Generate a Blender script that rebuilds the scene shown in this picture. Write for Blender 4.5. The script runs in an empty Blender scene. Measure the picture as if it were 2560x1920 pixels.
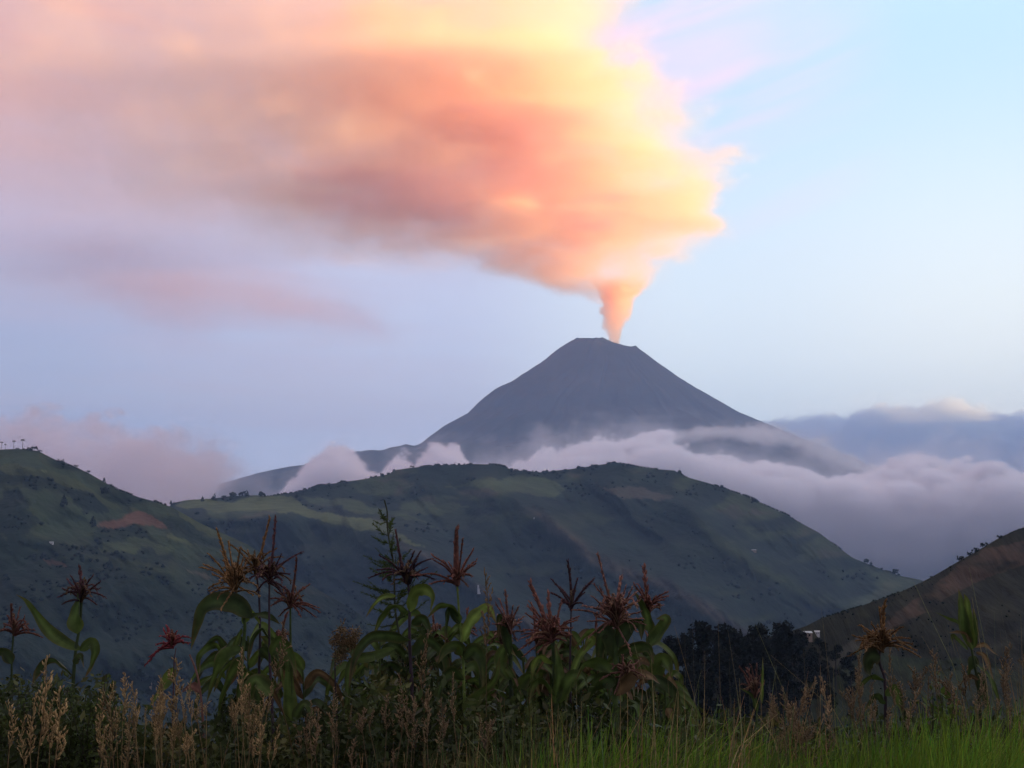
import bpy, math, random, time
import numpy as np
from mathutils import Vector
T0=time.time()
S=bpy.context.scene
# ---------------------------------------------------------------- camera
PITCH=math.radians(7.1); FPX=3517.0; CAMZ=1.6
cam=bpy.data.cameras.new('camera'); co=bpy.data.objects.new('camera',cam); S.collection.objects.link(co)
co.location=(0,0,CAMZ); co.rotation_euler=(math.pi/2+PITCH,0,0)
cam.lens=36*FPX/2560; cam.sensor_width=36; cam.clip_start=.1; cam.clip_end=200000
S.camera=co
SP,CP=math.sin(PITCH),math.cos(PITCH)
def P(px,py,Y):
    """photo pixel (2560x1920) at distance Y along +y -> world point"""
    px=np.asarray(px,float); py=np.asarray(py,float)
    xc=(px-1280)/FPX; yc=(960-py)/FPX
    dx=xc; dy=CP-yc*SP; dz=SP+yc*CP
    k=Y/dy
    return np.stack([dx*k, np.broadcast_to(np.asarray(Y,float),(dx*k).shape), dz*k+CAMZ],-1)
def PIX(x,y,z):
    """world -> photo pixel"""
    z=z-CAMZ
    d=y*CP+z*SP; u=-y*SP+z*CP
    return 1280+FPX*x/d, 960-FPX*u/d
# ---------------------------------------------------------------- exposure, sampling
S.render.engine='CYCLES'
S.view_settings.view_transform='Standard'; S.view_settings.look='None'; S.view_settings.exposure=1.9; S.view_settings.gamma=1
cy=S.cycles
cy.use_denoising=True
cy.max_bounces=10; cy.volume_bounces=8; cy.diffuse_bounces=2; cy.glossy_bounces=1; cy.transmission_bounces=2
cy.volume_step_rate=1.0; cy.volume_max_steps=256
cy.use_adaptive_sampling=True; cy.adaptive_threshold=0.02
# ---------------------------------------------------------------- numpy noise
def _hash(ix,iy,iz,seed):
    h=(ix.astype(np.uint32)*np.uint32(374761393))^(iy.astype(np.uint32)*np.uint32(668265263))^(iz.astype(np.uint32)*np.uint32(2147483647-58))^np.uint32(seed*1013904223&0xffffffff)
    h=(h^(h>>np.uint32(13)))*np.uint32(1274126177); h^=h>>np.uint32(16)
    h=h*np.uint32(2246822519); h^=h>>np.uint32(15)
    return (h&np.uint32(0xffffff)).astype(np.float32)/np.float32(0xffffff)
def vnoise(x,y,z,seed=0):
    x=np.asarray(x,np.float32);y=np.asarray(y,np.float32);z=np.asarray(z,np.float32)
    x,y,z=np.broadcast_arrays(x,y,z)
    fx=np.floor(x);fy=np.floor(y);fz=np.floor(z)
    ix=fx.astype(np.int64)&0xffffffff; iy=fy.astype(np.int64)&0xffffffff; iz=fz.astype(np.int64)&0xffffffff
    u=x-fx;v=y-fy;w=z-fz
    u=u*u*u*(u*(u*6-15)+10);v=v*v*v*(v*(v*6-15)+10);w=w*w*w*(w*(w*6-15)+10)
    r=0
    for a in (0,1):
        for b in (0,1):
            for c in (0,1):
                r=r+_hash(ix+a,iy+b,iz+c,seed)*((u if a else 1-u)*(v if b else 1-v)*(w if c else 1-w))
    return r*2-1
def fbm(x,y,z=0,oct=5,seed=0,gain=.5,lac=2.03):
    r=0;a=1;t=0
    for o in range(oct):
        r=r+a*vnoise(np.asarray(x)*lac**o+o*17.3,np.asarray(y)*lac**o+o*5.1,np.asarray(z)*lac**o+o*9.7,seed+o); t+=a; a*=gain
    return r/t*1.6
def sstep(a,b,x):
    t=np.clip((x-a)/(b-a),0,1); return t*t*(3-2*t)
# ---------------------------------------------------------------- node helpers
class NT:
    def __init__(s,t): s.t=t; s.n=t.nodes; s.l=t.links
    def add(s,typ,inp=None,**kw):
        n=s.n.new(typ)
        for k,v in kw.items(): setattr(n,k,v)
        for k,v in (inp or {}).items():
            if hasattr(v,'is_output') or isinstance(v,bpy.types.NodeSocket): s.l.new(v,n.inputs[k])
            else: n.inputs[k].default_value=v
        return n
    def m(s,op,a,b=0.0,c=None,clamp=False):
        n=s.n.new('ShaderNodeMath'); n.operation=op; n.use_clamp=clamp
        for i,v in enumerate((a,b) if c is None else (a,b,c)):
            if isinstance(v,bpy.types.NodeSocket): s.l.new(v,n.inputs[i])
            else: n.inputs[i].default_value=v
        return n.outputs[0]
    def link(s,a,b): s.l.new(a,b)
def tag(o,label=None,cat=None,group=None,kind=None):
    if label:o['label']=label
    if cat:o['category']=cat
    if group:o['group']=group
    if kind:o['kind']=kind
    return o
def link(o): S.collection.objects.link(o); return o
def vol_material(name,color,aniso=0.0,dens=1.0,absorb=(0,0,0)):
    m=bpy.data.materials.new(name); m.use_nodes=True; t=NT(m.node_tree); t.n.clear()
    out=t.add('ShaderNodeOutputMaterial')
    v=t.add('ShaderNodeVolumePrincipled'); v.inputs['Color'].default_value=(*color,1); v.inputs['Anisotropy'].default_value=aniso
    v.inputs['Density'].default_value=dens
    v.inputs['Absorption Color'].default_value=(*absorb,1)
    t.link(v.outputs[0],out.inputs['Volume'])
    return m
def grid_volume(name,lo,hi,res,fn,mat):
    """a mesh of grid points with a density attribute, turned into a real volume by a Volume Cube node"""
    nx,ny,nz=res
    xs=np.linspace(lo[0],hi[0],nx,dtype=np.float32);ys=np.linspace(lo[1],hi[1],ny,dtype=np.float32);zs=np.linspace(lo[2],hi[2],nz,dtype=np.float32)
    X,Y,Z=np.meshgrid(xs,ys,zs,indexing='ij')
    D=fn(X,Y,Z).astype(np.float32)
    D[0]=0;D[-1]=0;D[:,0]=0;D[:,-1]=0;D[:,:,0]=0;D[:,:,-1]=0
    n=D.size
    me=bpy.data.meshes.new(name); me.vertices.add(n)
    me.vertices.foreach_set('co',np.stack([X,Y,Z],-1).reshape(-1))
    a=me.attributes.new('dens','FLOAT','POINT'); a.data.foreach_set('value',D.reshape(-1))
    me.materials.append(mat)
    o=link(bpy.data.objects.new(name,me))
    g=bpy.data.node_groups.new(name+'_nodes','GeometryNodeTree')
    g.interface.new_socket('Geometry',in_out='INPUT',socket_type='NodeSocketGeometry'); g.interface.new_socket('Geometry',in_out='OUTPUT',socket_type='NodeSocketGeometry')
    t=NT(g); gi=t.add('NodeGroupInput'); go=t.add('NodeGroupOutput')
    pos=t.add('GeometryNodeInputPosition'); sep=t.add('ShaderNodeSeparateXYZ'); t.link(pos.outputs[0],sep.inputs[0])
    idx=None
    for k in range(3):
        d=(hi[k]-lo[k])/(res[k]-1)
        f=t.m('ROUND',t.m('DIVIDE',t.m('SUBTRACT',sep.outputs[k],float(lo[k])),float(d)))
        f=t.m('MINIMUM',t.m('MAXIMUM',f,0.0),float(res[k]-1))
        idx=f if idx is None else t.m('ADD',t.m('MULTIPLY',idx,float(res[k])),f)
    # float32 index is exact up to 16.7 million
    na=t.add('GeometryNodeInputNamedAttribute',data_type='FLOAT'); na.inputs['Name'].default_value='dens'
    si=t.add('GeometryNodeSampleIndex',data_type='FLOAT',domain='POINT',clamp=True)
    t.link(gi.outputs[0],si.inputs['Geometry']); t.link(na.outputs['Attribute'],si.inputs['Value']); t.link(idx,si.inputs['Index'])
    vc=t.add('GeometryNodeVolumeCube')
    vc.inputs['Min'].default_value=lo; vc.inputs['Max'].default_value=hi
    vc.inputs['Resolution X'].default_value=nx;vc.inputs['Resolution Y'].default_value=ny;vc.inputs['Resolution Z'].default_value=nz
    t.link(si.outputs['Value'],vc.inputs['Density'])
    sm=t.add('GeometryNodeSetMaterial'); sm.inputs['Material'].default_value=mat
    t.link(vc.outputs[0],sm.inputs[0]); t.link(sm.outputs[0],go.inputs[0])
    md=o.modifiers.new('volume','NODES'); md.node_group=g
    return o
# ---------------------------------------------------------------- world
SUNAZ=math.radians(101); SUNEL=math.radians(1.0)
w=bpy.data.worlds.new('World'); S.world=w; w.use_nodes=True
t=NT(w.node_tree); t.n.clear()
out=t.add('ShaderNodeOutputWorld'); bg=t.add('ShaderNodeBackground'); t.link(bg.outputs[0],out.inputs[0])
tc=t.add('ShaderNodeTexCoord'); sep=t.add('ShaderNodeSeparateXYZ'); t.link(tc.outputs['Generated'],sep.inputs[0])
dx,dy,dz=sep.outputs
hor=t.m('SQRT',t.m('ADD',t.m('MULTIPLY',dx,dx),t.m('MULTIPLY',dy,dy)))
el=t.m('MULTIPLY',t.m('ARCTAN2',dz,hor),180/math.pi)
GL=math.radians(58)   # azimuth of the afterglow
glow=t.m('DIVIDE',t.m('ADD',t.m('MULTIPLY',dx,math.sin(GL)),t.m('MULTIPLY',dy,math.cos(GL))),hor)
az=t.m('MULTIPLY',t.m('ARCTAN2',dx,dy),180/math.pi)
def ramp(f,stops,interp='EASE'):
    r=t.add('ShaderNodeValToRGB',{0:f}); e=r.color_ramp.elements; r.color_ramp.interpolation=interp
    e[0].position=stops[0][0]; e[0].color=(*stops[0][1],1); e[1].position=stops[-1][0]; e[1].color=(*stops[-1][1],1)
    for p,c in stops[1:-1]:
        q=e.new(p); q.color=(*c,1)
    return r.outputs[0]
def mix(f,a,b,mode='MIX'):
    n=t.add('ShaderNodeMix',data_type='RGBA',blend_type=mode,clamp_factor=True)
    for k,v in ((0,f),(6,a),(7,b)):
        if isinstance(v,bpy.types.NodeSocket): t.link(v,n.inputs[k])
        elif k: n.inputs[k].default_value=(*v,1)
        else: n.inputs[k].default_value=v
    return n.outputs[2]
def mrange(x,a,b,c=0.,d=1.):
    n=t.add('ShaderNodeMapRange',{0:x,1:a,2:b,3:c,4:d},interpolation_type='SMOOTHSTEP',clamp=True); return n.outputs[0]
gf=t.m('ADD',t.m('MULTIPLY',glow,.5),.5)     # az -20 -> .60, 0 -> .765, +20 -> .895
low =ramp(gf,[(0,(.2,.22,.34)),(.45,(.28,.31,.46)),(.60,(.47,.52,.76)),(.74,(.66,.72,.97)),(.82,(.96,1.08,1.18)),(.90,(1.16,1.22,1.20)),(1,(1.15,1.05,.9))])
high=ramp(gf,[(0,(.2,.24,.40)),(.45,(.32,.30,.44)),(.60,(.92,.46,.43)),(.74,(.70,.54,.66)),(.82,(.62,.86,1.10)),(.90,(.64,.90,1.12)),(1,(.8,.92,1.05))])
base=mix(mrange(el,8.,21.),low,high)
cm2=t.add('ShaderNodeCombineXYZ',{0:t.m('MULTIPLY',az,.035),1:t.m('MULTIPLY',t.m('ADD',el,t.m('MULTIPLY',az,.06)),.34),2:4.})
nz2=t.add('ShaderNodeTexNoise',{'Vector':cm2.outputs[0],'Scale':1.5,'Detail':5.,'Roughness':.55,'Distortion':.5})
base=mix(t.m('MULTIPLY',t.m('MULTIPLY',mrange(nz2.outputs[0],.42,.68),mrange(az,6.,-12.)),.42),base,(.62,.50,.66))
base=mix(t.m('MULTIPLY',mrange(el,5.,1.5),t.m('MULTIPLY',mrange(az,4.,18.),.5)),base,(1.25,1.12,1.02))
zen=mix(mrange(el,24.,70.),base,(1.02,.88,.96))
# streaky high veils, stretched along a shallow diagonal
cmb=t.add('ShaderNodeCombineXYZ',{0:t.m('MULTIPLY',t.m('SUBTRACT',az,t.m('MULTIPLY',el,1.6)),.05),1:t.m('MULTIPLY',t.m('SUBTRACT',el,t.m('MULTIPLY',az,.25)),.22),2:0.})
nz=t.add('ShaderNodeTexNoise',{'Vector':cmb.outputs[0],'Scale':1.6,'Detail':5.,'Roughness':.5,'Distortion':.6})
vm=t.m('MULTIPLY',mrange(nz.outputs[0],.40,.72),t.m('MULTIPLY',mrange(el,11.,19.),mrange(az,17.,9.)))
vcol=ramp(gf,[(0,(.2,.17,.28)),(.5,(.45,.3,.36)),(.62,(.8,.48,.48)),(.72,(1.2,.78,.82)),(.80,(1.18,.84,1.04)),(.88,(1.05,.90,1.12)),(1,(1.1,1.0,1.0))])
zen=mix(t.m('MULTIPLY',vm,.85),zen,vcol)
sky=t.add('ShaderNodeTexSky',sky_type='NISHITA',sun_disc=False,sun_elevation=SUNEL,sun_rotation=SUNAZ,altitude=2500.)
tot=t.add('ShaderNodeVectorMath',operation='MULTIPLY_ADD'); t.link(sky.outputs[0],tot.inputs[0]); tot.inputs[1].default_value=(.007,.007,.007)
sc_=t.add('ShaderNodeVectorMath',operation='SCALE'); t.link(zen,sc_.inputs[0]); sc_.inputs['Scale'].default_value=.305
t.link(sc_.outputs[0],tot.inputs[2]); t.link(tot.outputs[0],bg.inputs[0]); bg.inputs[1].default_value=1.0
w.cycles.sampling_method='MANUAL'; w.cycles.sample_map_resolution=512
# ---------------------------------------------------------------- sun
sd=Vector((math.sin(SUNAZ)*math.cos(SUNEL),math.cos(SUNAZ)*math.cos(SUNEL),math.sin(SUNEL)))
L=bpy.data.lights.new('sun','SUN'); L.energy=5; L.angle=math.radians(.5); L.color=(1,.61,.22)
lo=link(bpy.data.objects.new('sun',L)); lo.rotation_euler=sd.to_track_quat('Z','Y').to_euler()
# ================================================================ terrain
def smooth(me):
    me.polygons.foreach_set('use_smooth',[True]*len(me.polygons))
def gridmesh(name,V,mat,col=None,parent=None):
    """V (n,m,3)"""
    n,m=V.shape[:2]
    me=bpy.data.meshes.new(name)
    idx=np.arange(n*m).reshape(n,m)
    q=np.stack([idx[:-1,:-1],idx[:-1,1:],idx[1:,1:],idx[1:,:-1]],-1).reshape(-1,4)
    me.vertices.add(n*m); me.vertices.foreach_set('co',V.astype(np.float32).reshape(-1))
    me.loops.add(q.size); me.loops.foreach_set('vertex_index',q.reshape(-1).astype(np.int32))
    me.polygons.add(len(q)); me.polygons.foreach_set('loop_start',np.arange(0,q.size,4,dtype=np.int32)); me.polygons.foreach_set('loop_total',np.full(len(q),4,np.int32))
    me.update(calc_edges=True); me.validate(); smooth(me)
    if col is not None:
        a=me.color_attributes.new('cover','FLOAT_COLOR','POINT'); a.data.foreach_set('color',np.concatenate([col,np.ones(col.shape[:2]+(1,))],-1).astype(np.float32).reshape(-1))
    me.materials.append(mat)
    o=link(bpy.data.objects.new(name,me)); o.parent=parent
    return o
def cover_material(name,scale,bump=.5,var=.5):
    m=bpy.data.materials.new(name); m.use_nodes=True; t=NT(m.node_tree)
    b=t.n['Principled BSDF']; b.inputs['Roughness'].default_value=.95; b.inputs['Specular IOR Level'].default_value=.1
    a=t.add('ShaderNodeVertexColor',layer_name='cover')
    tc=t.add('ShaderNodeTexCoord')
    n=t.add('ShaderNodeTexNoise',{'Vector':tc.outputs['Object'],'Scale':scale,'Detail':6.,'Roughness':.6})
    mr=t.add('ShaderNodeMapRange',{0:n.outputs[0],1:.3,2:.7,3:1-var,4:1+var})
    vm=t.add('ShaderNodeVectorMath',operation='SCALE'); t.link(a.outputs[0],vm.inputs[0]); t.link(mr.outputs[0],vm.inputs['Scale'])
    t.link(vm.outputs[0],b.inputs['Base Color'])
    bp=t.add('ShaderNodeBump',{'Strength':bump,'Distance':.35/scale,'Height':n.outputs[0]}); t.link(bp.outputs[0],b.inputs['Normal'])
    return m
def inpoly(px,py,poly):
    r=np.zeros(px.shape,bool); n=len(poly)
    for i in range(n):
        x1,y1=poly[i];x2,y2=poly[(i+1)%n]
        if y1==y2: continue
        c=((y1>py)!=(y2>py))&(px<(x2-x1)*(py-y1)/(y2-y1)+x1)
        r^=c
    return r
WOOD=np.array((.011,.019,.010)); PAST=np.array((.074,.086,.030)); OLIVE=np.array((.036,.046,.018)); BROWN=np.array((.11,.058,.034)); TAN=np.array((.12,.10,.068))
def lerp(a,b,f): return a+(b-a)*f[...,None]
def crestf(pts):
    x,y=np.array(pts,float).T
    return lambda p: np.interp(p,x,y)
def depthfn(crest,Yc,m):
    def f(px,py):
        yc=Yc(px); cr=crest(px)
        tan=lambda q:(SP+(960-q)/FPX*CP)/(CP-(960-q)/FPX*SP)
        return yc*(m-tan(cr))/(m-tan(py))
    return f
def sheet(name,px0,px1,step,crest,Yc,m,bottom,nr,relief,cover,mat,fine=0,back=(250,170)):
    px=np.arange(px0,px1+step,step,dtype=float); tt=(np.arange(nr+1)/nr)**1.25
    PX=np.repeat(px[:,None],nr+1,1); cr=crest(px)[:,None]
    bot=np.maximum(bottom,cr+60)
    PY=cr+(bot-cr)*tt
    Y=depthfn(crest,Yc,m)(PX,PY)
    w_=sstep(0,60,PY-cr)
    Y=Y*(1-relief(PX,PY)*(.15+.85*w_))
    V=P(PX,PY,Y)
    C=cover(PX,PY)
    c0=V[:,0]
    B=[c0+np.array((0,back[0]*k,-back[1]*k*(.6+.4*k))) for k in (4,3,2,1)]
    V=np.concatenate([np.stack(B,1),V],1); C=np.concatenate([np.repeat(C[:,:1],4,1),C],1)
    o=gridmesh(name,V,mat,C); tag(o,kind='structure')
    return o,(PX,PY,V[:,4:],C[:,4:])
LEFT=crestf([(-900,1240),(-400,1165),(-100,1132),(0,1124),(43,1122),(95,1127),(139,1150),(174,1160),(220,1182),(260,1205),(304,1228),(347,1243),(405,1259),(434,1270),(500,1308),(560,1335),(620,1362),(680,1400),(706,1436),(780,1465),(892,1530),(1000,1620),(1100,1720),(1300,1900),(1500,2050)])
MID=crestf([(-400,1500),(200,1380),(400,1285),(434,1257),(468,1250),(535,1246),(578,1240),(640,1238),(672,1240),(755,1228),(796,1214),(915,1197),(973,1185),(985,1176),(1016,1171),(1088,1163),(1146,1162),(1190,1160),(1250,1162),(1280,1175),(1352,1181),(1425,1173),(1482,1165),(1540,1156),(1584,1165),(1642,1173),(1685,1176),(1714,1192),(1772,1208),(1830,1228),(1873,1243),(1926,1269),(1972,1289),(1995,1304),(2050,1333),(2079,1356),(2134,1396),(2166,1408),(2209,1425),(2253,1440),(2302,1450),(2354,1475),(2560,1560),(3000,1700)])
RIGHT=crestf([(1200,2100),(1400,1900),(1500,1810),(1650,1715),(1750,1655),(1850,1618),(1920,1592),(1963,1582),(2015,1565),(2050,1547),(2151,1515),(2253,1479),(2325,1445),(2400,1401),(2441,1378),(2499,1344),(2560,1318),(2800,1215),(3200,1060),(3800,900)])
YL=lambda p:2300+0*p
YM=lambda p:3600+0*p
YR=lambda p:np.interp(p,[1200,1920,2560,3800],[260,420,800,1100])
def band(px,py,line,w):
    """soft strip along a polyline py=line(px)"""
    return np.exp(-((py-line(px))/w)**2)
def spur(px,py,line,x0,x1,w,A):
    d=py-line(px); e=sstep(x0-60,x0+40,px)*sstep(x1+80,x1-80,px)
    return A*e*np.exp(.35-np.sqrt((d/np.where(d<0,w*.8,w*1.3))**2+.12))
S1=crestf([(300,1240),(434,1272),(640,1285),(720,1290),(900,1312),(1012,1350),(1090,1398),(1185,1450),(1257,1508),(1400,1600),(1600,1720)])
S2=crestf([(900,1200),(1150,1215),(1338,1269),(1465,1367),(1549,1408),(1650,1447),(1800,1527),(1902,1602),(2100,1700)])
S3=crestf([(1500,1160),(1700,1260),(1850,1375),(1950,1440),(2100,1510),(2300,1560)])
def rel_mid(px,py):
    wx=fbm(px/260,py/200,0,4,11)*60
    g=fbm((px-(py-1200)*.9+wx)/75,py/330,3,5,21)
    r=.012*g+.02*fbm(px/300,py/180,7,4,31)
    r+=spur(px,py,S1,300,1600,55,.07)+spur(px,py,S2,1200,2100,60,.06)+spur(px,py,S3,1700,2300,50,.035)
    return r
def cov_mid(px,py):
    wx=px+fbm(px/90,py/40,0,4,41)*26; wy=py+fbm(px/80,py/50,5,4,42)*10
    n=fbm((wx+wy*.7)/150,wy/42,2,5,43); n2=fbm((wx+wy*1.2)/60,wy/22,4,4,44)
    c=np.broadcast_to(WOOD,px.shape+(3,)).copy()*(1+.25*n2[...,None])
    hi=sstep(210,40,py-MID(px)-fbm(px/200,py/200,0,3,9)*50)      # farmed upper slopes
    c=lerp(c,OLIVE*1.25,np.clip(sstep(-.1,.35,n)*hi,0,1)*.9)
    c=lerp(c,TAN*.5,sstep(.25,.6,n2)*hi*sstep(-.1,.4,n)*.8)
    c=lerp(c,OLIVE*1.1,sstep(.2,.6,n)*(1-hi)*.6*sstep(1300,1700,px+py-1200))
    for pl,col,a in (
        ([(434,1270),(500,1252),(560,1250),(640,1244),(720,1246),(800,1278),(905,1292),(980,1318),(1060,1372),(1010,1352),(930,1330),(860,1312),(780,1305),(700,1284),(640,1272),(520,1276),(450,1282)],PAST,1.),
        ([(740,1240),(800,1236),(900,1262),(1000,1285),(1080,1320),(1000,1300),(880,1275)],OLIVE*1.5,.8),
        ([(1000,1262),(1130,1258),(1180,1268),(1080,1290),(1000,1290)],OLIVE*1.5,.8),
        ([(1120,1215),(1250,1190),(1340,1200),(1420,1225),(1380,1240),(1250,1228)],OLIVE*1.6,.8),
        ([(1500,1215),(1600,1215),(1660,1235),(1640,1250),(1550,1240)],TAN*.7,.7)):
        mk=inpoly(wx,wy,pl).astype(float)
        c=lerp(c,col,mk*a)
    for ln,x0,x1,wd,col,a in ((S1,1000,1500,13,TAN*.7,.8),(S2,1330,2000,16,TAN*.7,.8),(S3,1750,2300,16,OLIVE*1.4,.7)):
        c=lerp(c,col,a*np.exp(-((wy-ln(px)-14)/wd)**2)*sstep(x0-50,x0+50,px)*sstep(x1+60,x1-60,px))
    c=lerp(c,OLIVE*1.5,.6*sstep(.0,.5,n2)*sstep(2000,2300,px+ (py-1400)*.3))
    return c
def rel_left(px,py):
    wx=fbm(px/200,py/150,0,4,51)*50
    return .012*fbm((px-(py-1200)*.8+wx)/80,py/200,3,5,52)+.025*fbm(px/260,py/160,7,4,53)
def cov_left(px,py):
    wx=px+fbm(px/70,py/40,0,4,61)*24; wy=py+fbm(px/70,py/50,5,4,62)*12
    n=fbm((wx*.8+wy*.3)/130,(wy-wx*.28)/38,2,5,63); n2=fbm(wx/45,wy/26,4,4,64)
    c=np.broadcast_to(WOOD*1.1,px.shape+(3,)).copy()*(1+.3*n2[...,None])
    c=lerp(c,OLIVE,sstep(-.25,.25,n)*.9*sstep(1560,1380,py+n2*40))
    c=lerp(c,np.array((.034,.05,.024)),sstep(.15,.5,n)*.8*sstep(1520,1350,py))
    for pl,col,a in (
        ([(0,1160),(20,1152),(60,1165),(120,1175),(170,1195),(260,1235),(330,1270),(360,1290),(300,1275),(220,1240),(120,1205),(20,1185)],PAST*.75,.8),
        ([(105,1178),(130,1182),(138,1190),(120,1188)],PAST*1.8,.9),
        ([(232,1308),(290,1295),(345,1280),(380,1302),(408,1325),(360,1325),(310,1318)],BROWN,1.),
        ([(410,1330),(480,1355),(500,1372),(440,1352)],PAST*.8,.9),
        ([(440,1280),(520,1320),(640,1364),(600,1362),(520,1345),(450,1305)],PAST*.7,.9),
        ([(255,1350),(400,1358),(490,1370),(400,1375),(260,1385)],OLIVE*1.4,.8),
        ([(465,1428),(520,1448),(546,1462),(500,1455)],TAN*.8,.9),
        ([(90,1400),(160,1405),(180,1420),(110,1412)],BROWN*.7,.8),
        ([(700,1440),(800,1475),(900,1530),(860,1520),(760,1475)],TAN*.5,.8)):
        c=lerp(c,col,inpoly(wx,wy,pl)*a)
    for pl in ([(0,1225),(60,1222),(70,1260),(110,1300),(60,1330),(0,1300)],[(180,1235),(240,1235),(270,1270),(200,1285)],[(0,1330),(80,1345),(90,1360),(0,1362)]):
        c=lerp(c,WOOD*.9,inpoly(wx,wy,pl)*1.)
    c=lerp(c,WOOD,sstep(1400,1500,py+n2*30)*.8)
    return c
def rel_right(px,py):
    return .02*fbm(px/300,py/200,7,4,73)+.008*fbm((px-py)/80,py/160,3,5,72)
def cov_right(px,py):
    wx=px+fbm(px/120,py/70,0,4,81)*22; wy=py+fbm(px/120,py/60,5,4,82)*16
    n=fbm(wx/160,wy/70,2,5,83); n2=fbm(wx/40,wy/22,4,5,84)
    c=np.broadcast_to(np.array((.019,.017,.008)),px.shape+(3,)).copy()*(1+.35*n2[...,None])
    pl=[(2700,1350),(2560,1385),(2470,1372),(2400,1430),(2300,1500),(2238,1540),(2151,1612),(2050,1668),(2110,1662),(2200,1600),(2290,1550),(2383,1500),(2487,1440),(2560,1400),(2700,1370)]
    pl=[(2800,1290),(2560,1345),(2470,1368),(2400,1430),(2300,1495),(2238,1538),(2160,1600),(2230,1585),(2300,1545),(2383,1500),(2470,1448),(2560,1412),(2800,1350)]
    mk=inpoly(wx,wy,pl).astype(float)
    c=lerp(c,np.array((.060,.036,.022)),mk*np.clip(.62+n2*.7,0,1))
    pl2=[(2160,1612),(2060,1668),(1980,1740),(2000,1840),(2200,1860),(2420,1900),(2600,1900),(2600,1700),(2420,1650),(2250,1640)]
    c=lerp(c,OLIVE*.62,inpoly(wx,wy,pl2)*np.clip(.7+n2*.6,0,1))
    pl3=[(2040,1668),(2160,1600),(2200,1612),(2130,1650),(2060,1690)]
    c=lerp(c,TAN*.4,inpoly(wx,wy,pl3)*.9)
    return c
mm=cover_material('hill_cover',.012,.8,.35)
mn=cover_material('slope_cover',.08,.8,.4)
mid,MD=sheet('middle_hills',-400,2900,5,MID,YM,.55,1950,170,rel_mid,cov_mid,mm)
lef,LD=sheet('left_hill',-900,1500,5,LEFT,YL,.55,2050,170,rel_left,cov_left,mm)
rig,RD=sheet('right_hill',1200,3600,5,RIGHT,YR,.5,2100,150,rel_right,cov_right,mn,back=(60,40))
# ---- volcano: radial mesh about the vent
VY=13000.
def volcano():
    cx=float(P(1515,845,VY)[0])
    sil=[(-400,1560),(100,1400),(350,1290),(500,1235),(567,1210),(648,1190),(740,1172),(810,1150),(868,1138),(914,1141),(995,1130),(1047,1112),(1111,1065),(1169,1035),(1195,1008),(1238,975),(1284,952),(1354,905),(1400,870),(1438,846),(1458,848),(1496,848),(1504,846),(1528,858),(1556,865),(1580,868),(1588,865),(1603,876),(1655,914),(1701,949),(1782,995),(1851,1036),(1910,1063),(1967,1088),(2037,1117),(2141,1157),(2210,1192),(2303,1228),(2600,1330),(3000,1430)]
    pts=P([s[0] for s in sil],[s[1] for s in sil],VY)
    xs=pts[:,0]-cx; zs=pts[:,2]
    nr,na=260,520
    rim=(xs[(np.array([s[0] for s in sil])==1603)][0]-xs[(np.array([s[0] for s in sil])==1438)][0])/2
    r=np.concatenate([np.linspace(0,rim*.9,16),rim*.9+(np.linspace(0,1,nr)**1.5)*6500])
    a=np.linspace(0,2*math.pi,na+1)
    R,A=np.meshgrid(r,a,indexing='ij')
    ca=np.cos(A)
    zr=np.interp(R,xs,zs); zl=np.interp(-R,xs,zs)
    f=sstep(-1,1,ca/.9)
    Z=zl*(1-f)+zr*f
    # rim and crater bowl
    rimz=np.interp(rim*ca,xs,zs)
    inner=sstep(rim*1.02,rim*.5,R)
    Zr=rimz-95*inner
    Z=np.where(R<rim,Zr,np.minimum(Z,rimz+200))
    front=np.clip(-np.sin(A),0,1)
    Z-=sstep(rim*1.3,rim*.7,R)*front*25
    gull=fbm(A*9+fbm(R/700,A*4,0,3,5)*.9,R/2600,0,5,91)
    amp=sstep(rim,rim+1500,R)*60*np.abs(np.sin(A))+4
    Z+=gull*amp+fbm(R*np.cos(A)/220,R*np.sin(A)/220,0,5,92)*9*sstep(rim*.5,rim*1.5,R)
    X=cx+R*np.cos(A); Y=VY+R*np.sin(A)*np.where(np.sin(A)<0,.55,.9)
    V=np.stack([X,Y,Z],-1)
    n=fbm(X/500,Y/500,Z/300,5,95)
    C=np.broadcast_to(np.array((.070,.076,.085)),V.shape).copy()*(1+.16*n[...,None])
    C=lerp(C,np.array((.07,.08,.075)),sstep(1100,500,Z+n*350))
    o=gridmesh('volcano',V,cover_material('volcano_ash',.006,.25,.14),C)
    return o,cx
vol,VCX=volcano()
tag(vol,'steep dark grey cone-shaped volcano with a broken crater rim, smoking above the cloud bank','volcano')
# ---- far shoulder hills left of the volcano are part of its flank; the valley floor
gx=np.linspace(-1,1,60); gy=np.linspace(0,1,60)
GX,GY=np.meshgrid(np.sign(gx)*np.abs(gx)**1.5*60000,gy**1.5*75000-9000,indexing='ij')
GZ=-760+fbm(GX/4000,GY/4000,0,4,101)*120
gmat=cover_material('valley_cover',.004,.3,.4)
valley=gridmesh('valley_terrain',np.stack([GX,GY,GZ],-1),gmat,np.broadcast_to(np.array((.03,.04,.028)),GX.shape+(3,))); tag(valley,kind='structure')
# unseen high range, added and shaped to keep the sun off the valley
ry=np.linspace(-9000,24000,140); rr=np.linspace(-1,1,24)
RY,RR=np.meshgrid(ry,rr,indexing='ij')
RZ=-800+(2235+800+fbm(RY/1500,0,0,4,111)*45)*(1-np.abs(RR)**1.1)+fbm(RY/700,RR*3,0,4,112)*60*np.abs(RR)
rng=gridmesh('sun_block_range',np.stack([12000+RR*2500+fbm(RY/2500,0,0,3,113)*200,RY,RZ],-1),gmat,np.broadcast_to(np.array((.04,.045,.035)),RY.shape+(3,))); tag(rng,kind='structure')
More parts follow.
